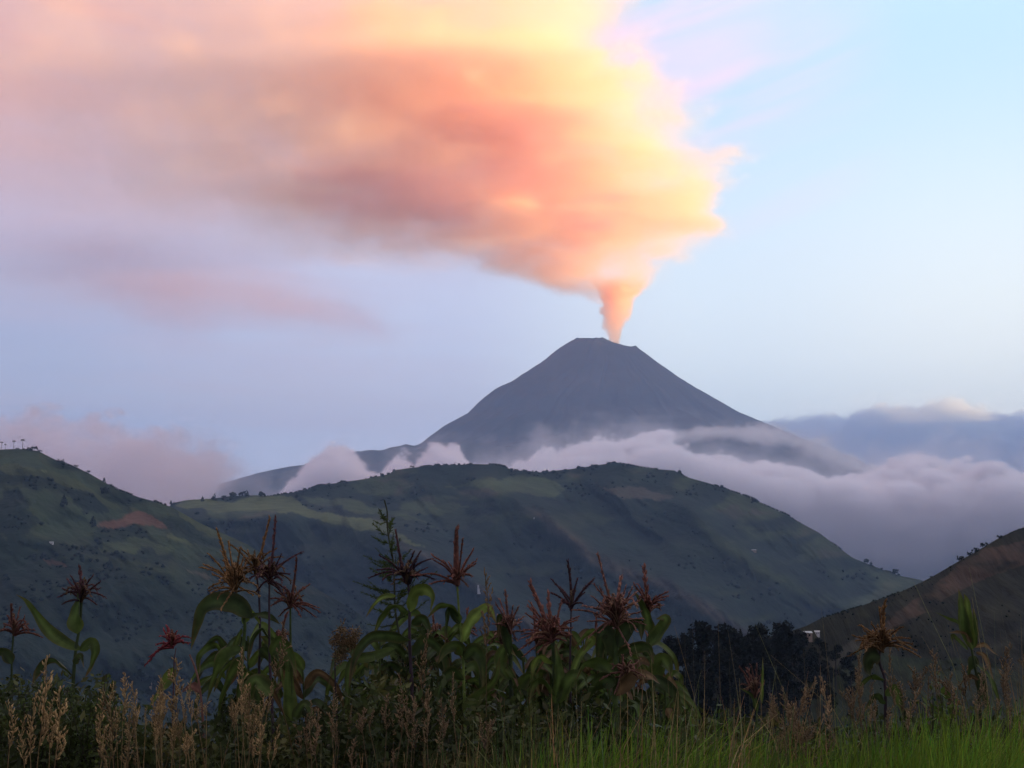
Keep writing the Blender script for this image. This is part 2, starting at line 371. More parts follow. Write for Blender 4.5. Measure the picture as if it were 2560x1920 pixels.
# ---- haze
hz=bpy.data.meshes.new('haze')
b=[(x,y,z) for x in (-61000,61000) for y in (-9500,20500) for z in (-1000,2300)]
hz.from_pydata(b,[],[(0,1,3,2),(4,6,7,5),(0,4,5,1),(2,3,7,6),(0,2,6,4),(1,5,7,3)])
hz.materials.append(vol_material('haze_air',(.47,.68,1),.0,4.8e-5))
tag(link(bpy.data.objects.new('haze',hz)),kind='stuff')
# ================================================================ ash plume and clouds
def ash_material(name,dens,sc=(1,.85,.78),ab=(.0,.22,.42),an=.35):
    m=bpy.data.materials.new(name); m.use_nodes=True; t=NT(m.node_tree); t.n.clear()
    out=t.add('ShaderNodeOutputMaterial'); at=t.add('ShaderNodeAttribute',attribute_name='density')
    d=t.m('MULTIPLY',at.outputs['Fac'],dens)
    s=t.add('ShaderNodeVolumeScatter',{'Color':(*sc,1),'Density':d,'Anisotropy':an})
    a=t.add('ShaderNodeVolumeAbsorption',{'Color':(1-ab[0],1-ab[1],1-ab[2],1),'Density':d})
    ad=t.add('ShaderNodeAddShader'); t.link(s.outputs[0],ad.inputs[0]); t.link(a.outputs[0],ad.inputs[1]); t.link(ad.outputs[0],out.inputs['Volume'])
    return m
RE=crestf([(-500,1900),(-200,1750),(0,1560),(60,1530),(120,1470),(160,1430),(190,1440),(215,1640),(270,1650),(300,1690),(350,1740),(395,1800),(415,1885),(435,1820),(470,1785),(505,1765),(530,1800),(560,1852),(585,1848),(605,1790),(640,1700),(655,1650),(700,1640),(715,1590),(740,1560),(800,1540)])
BE=crestf([(-1500,420),(-600,500),(0,590),(200,610),(300,620),(500,640),(700,650),(900,650),(1100,665),(1350,700),(1480,735),(1540,790),(1600,735),(1700,720),(2000,500)])
def plume(X,Y,Z):
    px,py=PIX(X,VY+0*X,Z)
    wx=fbm(X/420,Y/420,Z/260,6,201,.58); wz=fbm(X/520,Y/420,Z/260,6,202,.58); big=fbm(X/2200,Y/1600,Z/900,4,203)
    qx=px+wx*55; qy=py+wz*38
    right=(RE(qy)-qx)/70
    bot=(BE(qx)-qy)/np.interp(qx,[0,900,1500],[470,110,26])
    e=np.clip(np.minimum(right,bot),-1,3)
    e=sstep(-.1,1.0,e)
    # thickness towards and away from the viewer: wide bulging slab, narrow near the column
    half=np.interp(qy,[-400,300,600,700,760],[1700,1500,900,420,150])*np.interp(qx,[1450,1900],[1,.45])
    yo=(Y-VY+520*fbm(X/760,Z/330,0,5,205,.55)*sstep(150,700,half))/half
    e=e*sstep(1.1,.55,np.abs(yo)+.35*wx)
    # internal structure
    st=fbm((X+Z*.3)/1300,Y/900,Z/380,5,206)
    core=.3+1.4*sstep(-.45,.55,st)+.9*sstep(.15,.5,fbm(X/620,Y/520,Z/230,4,207)); cw=sstep(300,1250,px); core=core*cw+.85*(1-cw)
    fade=np.interp(px,[-800,0,300,700,1000,1500],[.12,.17,.27,.46,.78,1.])
    top=np.interp(py,[-300,0,150,300],[.25,.4,.75,1.])
    d=e*core*fade*top*(1-.6*sstep(1250,1450,px)*sstep(230,110,py))
    return d
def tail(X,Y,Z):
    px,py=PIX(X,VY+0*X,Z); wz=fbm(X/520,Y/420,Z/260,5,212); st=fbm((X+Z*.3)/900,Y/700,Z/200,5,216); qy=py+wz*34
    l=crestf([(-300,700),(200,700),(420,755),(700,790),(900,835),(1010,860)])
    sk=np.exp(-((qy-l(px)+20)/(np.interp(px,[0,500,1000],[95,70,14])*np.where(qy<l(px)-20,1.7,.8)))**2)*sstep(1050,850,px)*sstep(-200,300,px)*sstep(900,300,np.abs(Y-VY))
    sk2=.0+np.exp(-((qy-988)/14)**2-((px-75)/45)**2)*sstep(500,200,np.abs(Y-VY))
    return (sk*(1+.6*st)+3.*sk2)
def dark_ash(X,Y,Z):  # shading of the plume's bulges, painted as patches of darker, denser ash
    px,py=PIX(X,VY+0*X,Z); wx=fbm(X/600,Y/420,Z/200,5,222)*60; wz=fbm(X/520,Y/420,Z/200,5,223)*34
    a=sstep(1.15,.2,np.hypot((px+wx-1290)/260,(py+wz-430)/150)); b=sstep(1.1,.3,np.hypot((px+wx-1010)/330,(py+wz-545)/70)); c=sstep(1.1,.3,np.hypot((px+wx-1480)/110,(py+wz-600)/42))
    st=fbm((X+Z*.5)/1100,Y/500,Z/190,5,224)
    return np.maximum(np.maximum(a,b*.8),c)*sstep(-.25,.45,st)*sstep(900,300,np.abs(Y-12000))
pl_root=bpy.data.objects.new('ash_plume',None); link(pl_root); pl_root.location=(0,0,0)
tag(pl_root,'orange lit ash plume rising from the crater and drifting left across the sky','ash plume')
o=grid_volume('ash_cloud',(-6600,11000,2240),(2700,15000,6500),(270,80,128),plume,ash_material('ash_cloud_volume',.0016,an=.15)); o.parent=pl_root
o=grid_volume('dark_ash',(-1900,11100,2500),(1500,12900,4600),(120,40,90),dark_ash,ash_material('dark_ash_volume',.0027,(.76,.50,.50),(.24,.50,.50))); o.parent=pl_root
o=grid_volume('ash_streak',(-5600,12100,1700),(-700,13900,3100),(130,36,64),tail,ash_material('ash_streak_volume',.0005,(.72,.48,.52),(.28,.52,.48))); o.parent=pl_root  # darker scatter colour stands in for shade on the sunlit streak
c0=P(1440,690,VY); c1=P(1680,890,VY)
CL=lambda q:np.interp(q,[690,730,760,800,830,850,875],[1470,1500,1502,1508,1512,1520,1530])
CR=lambda q:np.interp(q,[690,730,760,800,830,850,875],[1640,1600,1580,1568,1552,1552,1545])
def column(X,Y,Z):
    px,py=PIX(X,VY+0*X,Z)
    wx=fbm(X/70,Y/70,Z/70,5,211,.6)
    c=(CL(py)+CR(py))/2; h=(CR(py)-CL(py))/2
    r=np.hypot((px-c)/h,(Y-VY)/(h*3.7))
    d=sstep(1.15,.75,r+wx*.38)*sstep(880,868,py)*sstep(692,740,py)
    return d
o=grid_volume('ash_column',(float(c0[0])-60,12650,float(c1[2])),(float(c1[0])+60,13350,float(c0[2])),(100,84,90),column,ash_material('ash_column_volume',.012)); o.parent=pl_root

def cloud(name,label,Y0,th,px0,px1,top,bot,pytop,pybot,vox,dens,seed,soft=14,amp=26,sc=220,lowfade=None,color=(1,1,1),cat='cloud',hfade=None,aniso=.2,drop=0,gaps=0):
    k=Y0/FPX
    lo=P(px0,pybot,Y0); hi=P(px1,pytop,Y0)
    res=[max(8,int((hi[0]-lo[0])/vox[0])),max(8,int(th/vox[1])),max(8,int((hi[2]-lo[2])/vox[2]))]
    T=crestf(top); B=crestf(bot)
    def fn(X,Y,Z):
        px,py=PIX(X,Y0+0*X,Z)
        s=sc*k/FPX*FPX/ k if False else sc
        n=fbm(X/s,Y/s,Z/(s*.7),5,seed,.52)
        bil=1-np.abs(fbm(X/(s*.6),Y/(s*.6),Z/(s*.5),4,seed+9))*1.6
        w_=amp*(n*.8+(bil-.5)*.5)
        y_=np.abs(Y-Y0)/(th/2)
        hump=(y_**2)*60
        e=sstep(-soft,soft,py-T(px)-hump-drop+w_); e=e+.02*sstep(-70,10,py-T(px)-hump+w_*2.2)*(1-e)
        b_=sstep(0,max(30,soft*2),B(px)-py+w_*.6)
        d=e*b_*sstep(1,.75,y_)
        if lowfade: d=d*np.interp(py,[lowfade[0],lowfade[1]],[1,lowfade[2]])
        if hfade: d=d*np.interp(px,hfade[0],hfade[1])
        if gaps: d=d*(1-gaps+gaps*sstep(-.3,.35,fbm(X/620,Y/800,Z/330,4,seed+20)))*sstep(0,1,.35+(py-T(px))/90+n)
        return d*(.45+.5*np.clip(n,-1,1)+.7*np.clip(bil,0,1))
    o=grid_volume(name,(float(lo[0]),Y0-th/2,float(lo[2])),(float(hi[0]),Y0+th/2,float(hi[2])),res,fn,ash_material(name+'_volume',dens,color,tuple(1-c for c in color),aniso))
    tag(o,label,cat,'clouds round the foot of the volcano'); return o
cloud('cloud_bank','long pale lilac cloud bank filling the valley to the right of the middle hill',8200,2200,1180,2950,
  [(1100,1240),(1200,1210),(1290,1180),(1340,1150),(1400,1140),(1460,1118),(1500,1112),(1540,1118),(1600,1096),(1660,1110),(1720,1145),(1800,1160),(1850,1158),(1960,1178),(2040,1196),(2110,1192),(2180,1190),(2220,1172),(2270,1160),(2340,1162),(2420,1172),(2460,1178),(2560,1205),(3000,1250)],
  [(1000,1600),(3000,1600)],1050,1560,(20,50,15),.03,301,soft=5,amp=44,sc=170,color=(1,.985,.995),drop=15,lowfade=(1270,1430,.10))
cloud('cloud','round pink white cloud dome at the left foot of the volcano',8600,900,690,1330,
  [(650,1250),(700,1240),(745,1200),(790,1150),(835,1120),(870,1130),(920,1180),(940,1200),(980,1165),(1010,1140),(1035,1165),(1060,1140),(1100,1118),(1140,1125),(1170,1165),(1220,1170),(1330,1190)],
  [(500,1400),(1500,1400)],1080,1300,(16,40,14),.022,321,soft=8,amp=24,sc=120,color=(1,.97,.98))
cloud('cloud','soft pink cloud behind the left hill skyline',9200,2200,-420,720,
  [(-420,1080),(-100,1070),(0,1075),(50,1078),(75,1110),(95,1090),(150,1070),(200,1075),(260,1095),(340,1115),(400,1135),(440,1120),(500,1108),(560,1115),(585,1140),(620,1140),(650,1200),(720,1280)],
  [(-500,1400),(800,1400)],1030,1330,(26,60,18),.008,331,soft=22,amp=80,sc=190,color=(1,.93,.94),gaps=.85,hfade=([380,560],[1,.06]))
cloud('cloud','thin lilac cloud streak crossing the right flank of the volcano',10500,700,1480,2330,
  [(1480,1140),(1560,1110),(1700,1080),(1800,1064),(1880,1062),(1960,1072),(2060,1100),(2150,1150),(2250,1195),(2330,1230)],
  [(1480,1130),(1560,1128),(1700,1108),(1800,1100),(1900,1110),(2000,1130),(2100,1180),(2200,1205),(2330,1240)],1030,1250,(20,40,12),.006,341,soft=10,amp=16,sc=130)
cloud('cloud','distant blue cumulus row on the horizon right of the volcano',22600,3800,1900,3200,
  [(1900,1070),(2000,1058),(2080,1050),(2140,1048),(2160,1028),(2200,1024),(2280,1030),(2340,1018),(2365,1012),(2410,1040),(2440,1050),(2540,1050),(2560,1030),(3200,1040)],
  [(1900,1400),(3200,1400)],970,1420,(50,130,30),.003,351,soft=5,amp=26,sc=420,color=(.82,.91,1),lowfade=(1060,1200,.7))
print('clouds',time.time()-T0)
# ================================================================ foreground
rs=random.Random(5); nr_=np.random.RandomState(7)
def plant_material(name,trans=0.,rough=.75,var=.35,scale=30.,vein=False,spec=.25):
    m=bpy.data.materials.new(name); m.use_nodes=True; t=NT(m.node_tree)
    b=t.n['Principled BSDF']; b.inputs['Roughness'].default_value=rough; b.inputs['Specular IOR Level'].default_value=spec
    a=t.add('ShaderNodeVertexColor',layer_name='cover')
    tc=t.add('ShaderNodeTexCoord'); n=t.add('ShaderNodeTexNoise',{'Vector':tc.outputs['Object'],'Scale':scale,'Detail':4.})
    mr=t.add('ShaderNodeMapRange',{0:n.outputs[0],1:.3,2:.7,3:1-var,4:1+var})
    vm=t.add('ShaderNodeVectorMath',operation='SCALE'); t.link(a.outputs[0],vm.inputs[0]); t.link(mr.outputs[0],vm.inputs['Scale'])
    t.link(vm.outputs[0],b.inputs['Base Color'])
    bp=t.add('ShaderNodeBump',{'Strength':.3,'Distance':.004,'Height':n.outputs[0]}); t.link(bp.outputs[0],b.inputs['Normal'])
    if trans:
        tr=t.add('ShaderNodeBsdfTranslucent'); t.link(vm.outputs[0],tr.inputs[0])
        mx=t.add('ShaderNodeMixShader',{0:trans}); o_=t.n['Material Output']
        t.link(b.outputs[0],mx.inputs[1]); t.link(tr.outputs[0],mx.inputs[2]); t.link(mx.outputs[0],o_.inputs[0])
    return m
LEAFM=plant_material('leaf_blade',.35,.5,.25,25.,spec=.16); STEMM=plant_material('plant_stem',0,.7); DRYM=plant_material('dry_plant',.15,.9,.4,60.)
def rawmesh(name,V,F,C,mat,parent=None,sm=False):
    me=bpy.data.meshes.new(name); V=np.asarray(V,np.float32); 
    me.vertices.add(len(V)); me.vertices.foreach_set('co',V.reshape(-1))
    F=np.asarray(F,np.int32); k=F.shape[1]
    me.loops.add(F.size); me.loops.foreach_set('vertex_index',F.reshape(-1)); me.polygons.add(len(F))
    me.polygons.foreach_set('loop_start',np.arange(0,F.size,k,dtype=np.int32)); me.polygons.foreach_set('loop_total',np.full(len(F),k,np.int32))
    me.update(calc_edges=True)
    if sm: smooth(me)
    C=np.asarray(C,np.float32)
    if C.ndim==1: C=np.broadcast_to(C,(len(V),3))
    a=me.color_attributes.new('cover','FLOAT_COLOR','POINT'); a.data.foreach_set('color',np.concatenate([C,np.ones((len(V),1),np.float32)],1).reshape(-1))
    me.materials.append(mat); o=link(bpy.data.objects.new(name,me)); o.parent=parent
    return o
class MB:
    def __init__(s): s.V=[];s.F=[];s.C=[];s.n=0
    def add(s,V,F,C):
        V=np.asarray(V,float); F=np.asarray(F); C=np.asarray(C,float)
        if C.ndim==1: C=np.broadcast_to(C,(len(V),3))
        s.V.append(V); s.F.append(F+s.n); s.C.append(C); s.n+=len(V)
    def build(s,name,mat,parent=None,sm=False): return rawmesh(name,np.concatenate(s.V),np.concatenate(s.F),np.concatenate(s.C),mat,parent,sm)
def spline(pts,n):
    pts=np.asarray(pts,float); 
    if len(pts)==2: return pts[0]+(pts[1]-pts[0])*np.linspace(0,1,n)[:,None]
    p=np.concatenate([2*pts[:1]-pts[1:2],pts,2*pts[-1:]-pts[-2:-1]])
    out=[]
    u=np.linspace(0,len(pts)-1-1e-6,n)
    for t in u:
        i=int(t); f=t-i; a,b,c,d=p[i:i+4]
        out.append(.5*((2*b)+(-a+c)*f+(2*a-5*b+4*c-d)*f*f+(-a+3*b-3*c+d)*f**3))
    return np.array(out)
def unit(v): return v/np.maximum(np.linalg.norm(v,axis=-1,keepdims=True),1e-9)
def tube(mb,path,rad,col,k=6):
    path=np.asarray(path,float); n=len(path); rad=np.broadcast_to(rad,(n,))
    T=unit(np.gradient(path,axis=0)); up=np.array((0,1,0.)); 
    A=unit(np.cross(T,up)+1e-6); B=unit(np.cross(T,A))
    a=np.linspace(0,2*math.pi,k,endpoint=False)
    V=path[:,None]+(A[:,None]*np.cos(a)[None,:,None]+B[:,None]*np.sin(a)[None,:,None])*rad[:,None,None]
    idx=np.arange(n*k).reshape(n,k); nx=np.roll(idx,-1,1)
    F=np.stack([idx[:-1],nx[:-1],nx[1:],idx[1:]],-1).reshape(-1,4)
    col=np.asarray(col,float)
    C=np.repeat(col,k,0) if col.ndim==2 else col
    mb.add(V.reshape(-1,3),F,C)
GREEN=np.array((.052,.080,.017)); DGREEN=np.array((.028,.044,.012)); LGREEN=np.array((.11,.155,.028)); RED=np.array((.21,.085,.058)); MAROON=np.array((.065,.028,.028)); ORANGE=np.array((.27,.14,.05)); PINK=np.array((.27,.13,.09)); STRAW=np.array((.20,.13,.06)); DARK=np.array((.03,.018,.022))
UP=np.array((0,0,1.))
def leaf(parent,pts,w,Y,phi=.3,col=GREEN,wav=.12,name='leaf',bow=.25,n=22,mat=None):
    """maize leaf: curved ribbon with a folded midrib and wavy margins; pts in photo pixels, w in pixels"""
    k=Y/FPX
    pp=[P(p[0],p[1],Y+(p[2] if len(p)>2 else 0)) for p in pts]
    c=spline(pp,n); s=np.linspace(0,1,n)
    prof=np.clip(s/.12,0,1)**.6*(1-s**2.2)**.9; prof=np.maximum(prof*(1+.14*np.sin(s*11+rs.uniform(0,6))),.02)*w*.9*k/2; w=w*.9
    T=unit(np.gradient(c,axis=0)); view=np.array((0,1.,0))
    side=unit(np.cross(T,view)); ph=phi+.75*np.sin(s*3.4+rs.uniform(0,6))
    S_=side*np.cos(ph)[:,None]+view*np.sin(ph)[:,None]; N=unit(np.cross(T,S_))
    us=np.array((-1,-.55,-.07,.07,.55,1.)); V=[];C=[]
    r1,r2=rs.uniform(0,6),rs.uniform(0,6); dry=rs.random(); dry2=rs.random()
    for j,u in enumerate(us):
        off=bow*abs(u)**1.5*prof+wav*prof*(abs(u)>.9)*np.sin(s*22+(r1 if u>0 else r2))
        V.append(c+S_*(u*prof)[:,None]+N*off[:,None])
        cc=col*(1.5 if abs(u)<.1 else 1.0)*rs.uniform(.9,1.1)
        c_=np.repeat(cc[None],n,0)*(1+.25*np.sin(s*9+u*3+r1))[:,None]; C.append(c_+(STRAW*.7-c_)*(sstep(.72,1.,s+.1*math.sin(u*5+r2))*(.25+.75*dry)+.35*dry2*(abs(u)>.9))[:,None])
    V=np.stack(V,1);C=np.stack(C,1); m=len(us)
    idx=np.arange(n*m).reshape(n,m); F=np.stack([idx[:-1,:-1],idx[:-1,1:],idx[1:,1:],idx[1:,:-1]],-1).reshape(-1,4)
    return rawmesh(name,V.reshape(-1,3),F,C.reshape(-1,3),mat or LEAFM,parent,True)
OCT_F=np.array([(0,2,4),(2,1,4),(1,3,4),(3,0,4),(2,0,5),(1,2,5),(3,1,5),(0,3,5)])
def spikelets(mb,path,every,size,col,spread=.6):
    """little husks along a branch"""
    path=np.asarray(path); T=unit(np.gradient(path,axis=0)); L=np.linalg.norm(np.diff(path,axis=0),axis=1).sum(); n=max(3,int(L/every))
    u=np.linspace(0.08,1,n)*(len(path)-1); i=np.minimum(u.astype(int),len(path)-2); f=(u-i)[:,None]
    p=path[i]*(1-f)+path[i+1]*f; t=T[i]
    for q,tt in zip(p,t):
        r=unit(nr_.normal(size=3)); d=unit(tt+r*spread); a=unit(np.cross(d,r)+1e-6); b=np.cross(d,a); s=size*rs.uniform(.7,1.3)
        V=[q+a*s*.22+d*s*.5,q-a*s*.22+d*s*.5,q+b*s*.22+d*s*.5,q-b*s*.22+d*s*.5,q+d*s*1.15,q]
        mb.add(V,OCT_F,np.asarray(col)*rs.uniform(.65,1.35))
def quad2tri(mb):
    mb.F=[f if f.shape[1]==3 else np.concatenate([f[:,[0,1,2]],f[:,[0,2,3]]]) for f in mb.F]
def tassel_branch(parent,pts,Y,col,r=1.4,name='tassel_branch',sz=.0115,dark=.6):
    k=Y/FPX; c=spline([P(p[0],p[1],Y+(p[2] if len(p)>2 else 0)) for p in pts],12)
    mb=MB(); s=np.linspace(0,1,12); tube(mb,c,(r*1.35*k)*(1-.55*s)+.0004,np.asarray(col)*dark,4); spikelets(mb,c[1:],.0045,sz*(Y/6),col,.5)
    quad2tri(mb); return mb.build(name,DRYM,parent)
def tassel(parent,c,spikes,tips,Y,col,extra=0,rad=60,up=.3,base=None,r=2.0):
    """c centre px; spikes: list of tip (x,y[,width]); tips: branch tips; extra: random ones filling the fan"""
    t=bpy.data.objects.new('tassel',None); link(t); t.parent=parent
    cx,cy_=c
    for s in spikes:
        mx=(cx+s[0])/2+rs.uniform(-3,3); my=(cy_+s[1])/2
        tassel_branch(t,[(cx,cy_+6),(mx,my,rs.uniform(-.02,.02)),(s[0],s[1],rs.uniform(-.03,.03))],Y,col*rs.uniform(.8,1.1),r=s[2] if len(s)>2 else 2.8,name='central_spike',sz=.015 if len(s)<3 else .022)
    for (x,y) in tips:
        d=rs.uniform(-.1,.1); bx=cx+rs.uniform(-3,3); by=cy_+rs.uniform(-14,10)
        mx=(bx+x)/2; my=(by+y)/2-abs(x-bx)*.12
        tassel_branch(t,[(bx,by),(mx,my,d*.5),(x,y,d)],Y,col*rs.uniform(.65,1.15),r=r)
    for i in range(int(extra*2.1)+3):
        a=rs.gauss(0,.72); L=rad*rs.uniform(.55,1.05); x=cx+math.sin(a)*L*.9; y=cy_-math.cos(a)*L*max(up,.42)*2+abs(math.sin(a))*8
        d=rs.uniform(-.14,.14); bx=cx+rs.uniform(-4,4); by=cy_+rs.uniform(-22,12)
        tassel_branch(t,[(bx,by),(bx+(x-bx)*.4,by+(y-by)*.6-L*.12,d*.4),(bx+(x-bx)*.8,by+(y-by)*.95-L*.06,d*.8),(x,y+L*rs.uniform(0,.22),d)],Y,(col if rs.random()<.5 else col*.5+STRAW*.55)*rs.uniform(.6,1.2),r=r*.8)
    return t
def stalk(parent,pts,Y,w,col,name='stalk',ground=True):
    k=Y/FPX; c=spline([P(p[0],p[1],Y) for p in pts],30)
    if ground:
        g=c[-1].copy(); g[2]=gz(g[0],g[1])-.03; c=np.concatenate([c,[(c[-1]+g)/2,g]])
    n=len(c); s=np.linspace(0,1,n); r=w*k/2*(.55+.45*s)*(1+.12*(np.sin(s*40)>.93))
    mb=MB(); tube(mb,c,r,col,8); return mb.build(name,STEMM,parent,True)
def gz(x,y):
    """foreground ground height"""
    x=np.asarray(x,float); y=np.asarray(y,float)
    r=.18+.41*sstep(-.9,.5,x)*sstep(6.6,4.4,y)+.12*sstep(1.2,2.6,x)*sstep(8,5,y)
    r=r+.05*fbm(x*1.2,y*1.2,0,3,401)
    return r*sstep(-6,-1,y-0*x)+(-.02*np.clip(y-7,0,None)**2)*(y>7)
gxx=np.linspace(-22,22,150); gyy=np.linspace(-6,26,150); GX,GY=np.meshgrid(gxx,gyy,indexing='ij')
fg=gridmesh('ground',np.stack([GX,GY,gz(GX,GY)+.02*fbm(GX*5,GY*5,0,3,402)],-1),plant_material('soil',0,.95,.5,8.),np.broadcast_to(np.array((.03,.026,.014)),GX.shape+(3,))); tag(fg,kind='structure')
def root(name,x,Y,label,cat,group=None):
    p=P(x,1800,Y); o=bpy.data.objects.new(name,None); link(o)
    tag(o,label,cat,group); return o
CG='maize plants in a row along the field edge'
def corn(label,x,Y,st,sw,scol,tas,lv):
    o=root('maize_plant',x,Y,label,'maize plant',CG)
    if st: stalk(o,st,Y,sw,scol)
    for t_ in tas: tassel(o,*t_[:3],Y-.02,*t_[3:])
    for l in lv: leaf(o,l[0],l[1],Y+rs.uniform(-.04,.0),*l[2:])
    return o
corn('maize plant with a maroon tassel behind an upright leaf above the dark left shrub',200,6.2,
  [(204,1500),(200,1560),(190,1620),(184,1690),(180,1800),(178,1900)],11,DGREEN,
  [((204,1495),[(200,1424,2.6)],[(168,1448),(157,1472),(150,1490),(158,1508),(250,1455),(246,1472),(262,1492),(240,1510),(178,1440),(232,1440)],MAROON*1.3,8,55,.3)],
  [([(193,1585),(190,1540),(200,1490),(213,1440)],46,.1,GREEN*1.1),([(205,1625),(160,1606),(120,1575),(88,1530),(65,1500),(40,1486)],34,.2,GREEN),([(200,1628),(228,1606),(236,1628),(228,1662),(213,1694)],32,.2,GREEN*.8),([(182,1690),(150,1655),(118,1650),(95,1680),(80,1712)],36,.4,DGREEN),([(185,1660),(200,1640),(210,1670)],20,.5,DGREEN)])
corn('small reddish tassel cut by the left edge of the photo beside the bush',35,6.4,
  [(34,1580),(30,1640),(28,1760)],7,DGREEN,
  [((36,1580),[(28,1512)],[(60,1545),(85,1575),(104,1592),(70,1560),(20,1540),(10,1560),(50,1520)],RED*.7,5,50,.3)],
  [([(30,1660),(10,1630),(-20,1640),(-40,1690)],30,.3,DGREEN)])
corn('maize plant with a golden orange tassel and a wide folded leaf pointing down left',590,6.0,
  [(588,1470),(598,1520),(612,1560),(606,1640),(604,1720),(610,1860)],11,GREEN,
  [((588,1470),[(544,1328)],[(523,1385),(502,1418),(512,1412),(534,1436),(523,1468),(530,1480),(555,1380),(571,1357),(600,1370),(560,1400),(620,1400),(640,1420),(610,1390)],ORANGE,16,70,.42)],
  [([(632,1545),(590,1512),(545,1504),(508,1520),(492,1562),(477,1624)],56,.35,DGREEN*1.2),([(618,1545),(650,1538),(680,1545),(700,1560)],26,.3,DGREEN),([(606,1560),(625,1530),(640,1540),(650,1560)],26,.0,LGREEN*1.1),
   ([(608,1620),(560,1640),(535,1690),(515,1760)],34,.3,GREEN),([(608,1700),(640,1720),(650,1780),(640,1840)],34,.5,DGREEN),([(606,1640),(575,1690),(548,1760),(545,1820)],30,.6,GREEN*.9),([(604,1570),(590,1610),(580,1670)],20,.4,GREEN)])
corn('thin dark maize plant with a tall leaning spike between the golden and the dark tassel',640,6.15,
  [(640,1420),(648,1500),(650,1600),(648,1700),(652,1880)],8,DARK,
  [((640,1425),[(674,1297)],[(571,1357),(600,1370),(690,1372),(705,1392),(610,1400),(620,1380),(680,1410)],ORANGE*.8,8,55,.35)],
  [([(650,1620),(680,1650),(700,1700)],30,.4,DGREEN),([(650,1700),(620,1680),(600,1720),(596,1790)],36,.3,GREEN*.8)])
corn('maize plant with the tallest dark straight tassel spike of the left group',672,5.9,
  [(674,1430),(673,1520),(674,1640),(680,1760),(684,1900)],8,DARK*1.2,
  [((674,1450),[(689,1294)],[(754,1380),(703,1387),(723,1435),(716,1402),(700,1470),(718,1476),(690,1460),(640,1420),(650,1400),(712,1490),(640,1480)],MAROON*1.5,12,60,.35)],
  [([(678,1640),(700,1600),(728,1640),(742,1700)],34,.4,GREEN*.8),([(682,1740),(640,1700),(618,1740),(615,1800)],44,.2,GREEN),([(676,1600),(655,1570),(630,1600),(622,1650)],26,.5,DGREEN)])
corn('maize plant with a lean pink-tipped tassel of level branches, right one of the left group',725,6.1,
  [(726,1510),(726,1560),(727,1640),(730,1760),(732,1890)],8,GREEN*.8,
  [((725,1508),[(742,1395)],[(792,1518),(797,1527),(788,1541),(773,1462),(675,1496),(690,1478),(756,1490),(752,1540),(700,1538),(760,1470),(680,1512)],RED*.75,6,50,.3)],
  [([(733,1830),(722,1740),(722,1660),(727,1606)],38,.1,GREEN*1.1),([(726,1680),(700,1625),(670,1600),(650,1590)],34,.3,GREEN*.8),([(734,1800),(760,1760),(778,1790),(790,1850)],30,.3,GREEN*.8)])
corn('maize plant with a sparse near black tassel half hidden by the feathery sapling',1020,6.0,
  [(1018,1440),(1024,1500),(1024,1600),(1030,1720),(1036,1880)],10,DARK*1.2,
  [((1012,1450),[(990,1328)],[(1051,1379),(1081,1396),(949,1389),(942,1425),(924,1444),(1064,1421),(1040,1400),(1035,1380)],MAROON,6,60,.35),
   ((1024,1452),[(1036,1408)],[(1088,1448),(1070,1440),(1000,1420)],DARK*1.3,3,40,.3)],
  [([(1026,1530),(1034,1484),(1060,1474),(1080,1492),(1076,1530)],38,.2,LGREEN*.8),([(990,1490),(960,1492),(935,1512),(914,1544)],16,.2,LGREEN*.8),([(1020,1530),(985,1512),(955,1540),(930,1600)],32,.4,GREEN*.8),
   ([(1026,1600),(990,1590),(930,1592),(890,1640),(872,1720)],42,.3,DGREEN*1.2),([(990,1620),(940,1640),(880,1660),(868,1760),(868,1880)],30,.3,GREEN*.9),([(1030,1640),(1070,1600),(1110,1640),(1116,1700)],36,.3,DGREEN),([(1030,1770),(990,1730),(940,1730),(915,1750)],34,.6,GREEN*.7),([(1028,1560),(1060,1550),(1080,1600)],34,.2,DGREEN)])
corn('maize plant with a bright red tassel around a thick flattened spike on a pale stem',1142,5.8,
  [(1142,1450),(1146,1510),(1150,1560),(1156,1620),(1160,1720),(1164,1880)],8,LGREEN*.9,
  [((1142,1456),[(1141,1324,6.5)],[(1081,1389),(1084,1400),(1123,1408),(1157,1350),(1183,1374),(1190,1402),(1188,1410),(1179,1439),(1146,1476),(1077,1459),(1031,1439),(1120,1440),(1165,1400),(1112,1404)],RED*1.05,4,50,.4)],
  [([(1158,1606),(1176,1560),(1200,1530),(1222,1520),(1242,1560)],44,.1,LGREEN*1.15),([(1152,1556),(1130,1516),(1098,1514),(1068,1546)],32,.3,GREEN*.9),([(1150,1560),(1122,1520),(1115,1560),(1113,1615)],24,.3,DGREEN),
   ([(1160,1640),(1145,1615),(1115,1625),(1095,1660)],42,.3,GREEN*.7),([(1160,1650),(1185,1625),(1204,1660),(1208,1740)],48,.3,DGREEN*1.2),([(1160,1700),(1130,1680),(1100,1720),(1095,1790)],36,.4,DGREEN),([(1163,1780),(1195,1740),(1235,1700),(1250,1640)],34,.2,GREEN*.9)])
corn('maize plant with a low pinkish tassel just right of the folded bright leaf',1272,6.2,
  [(1276,1560),(1276,1620),(1278,1720),(1280,1860)],14,DGREEN,
  [((1276,1575),[(1264,1478)],[(1240,1509),(1250,1500),(1296,1518),(1282,1518),(1309,1542),(1245,1540),(1300,1556),(1232,1560),(1290,1600),(1310,1580)],PINK*.8,8,45,.4)],
  [([(1276,1640),(1262,1560),(1250,1540),(1246,1600)],36,.3,DGREEN),([(1278,1700),(1250,1660),(1262,1620),(1290,1640)],40,.2,GREEN),([(1280,1760),(1310,1700),(1330,1690),(1350,1740)],34,.3,GREEN*.8)])
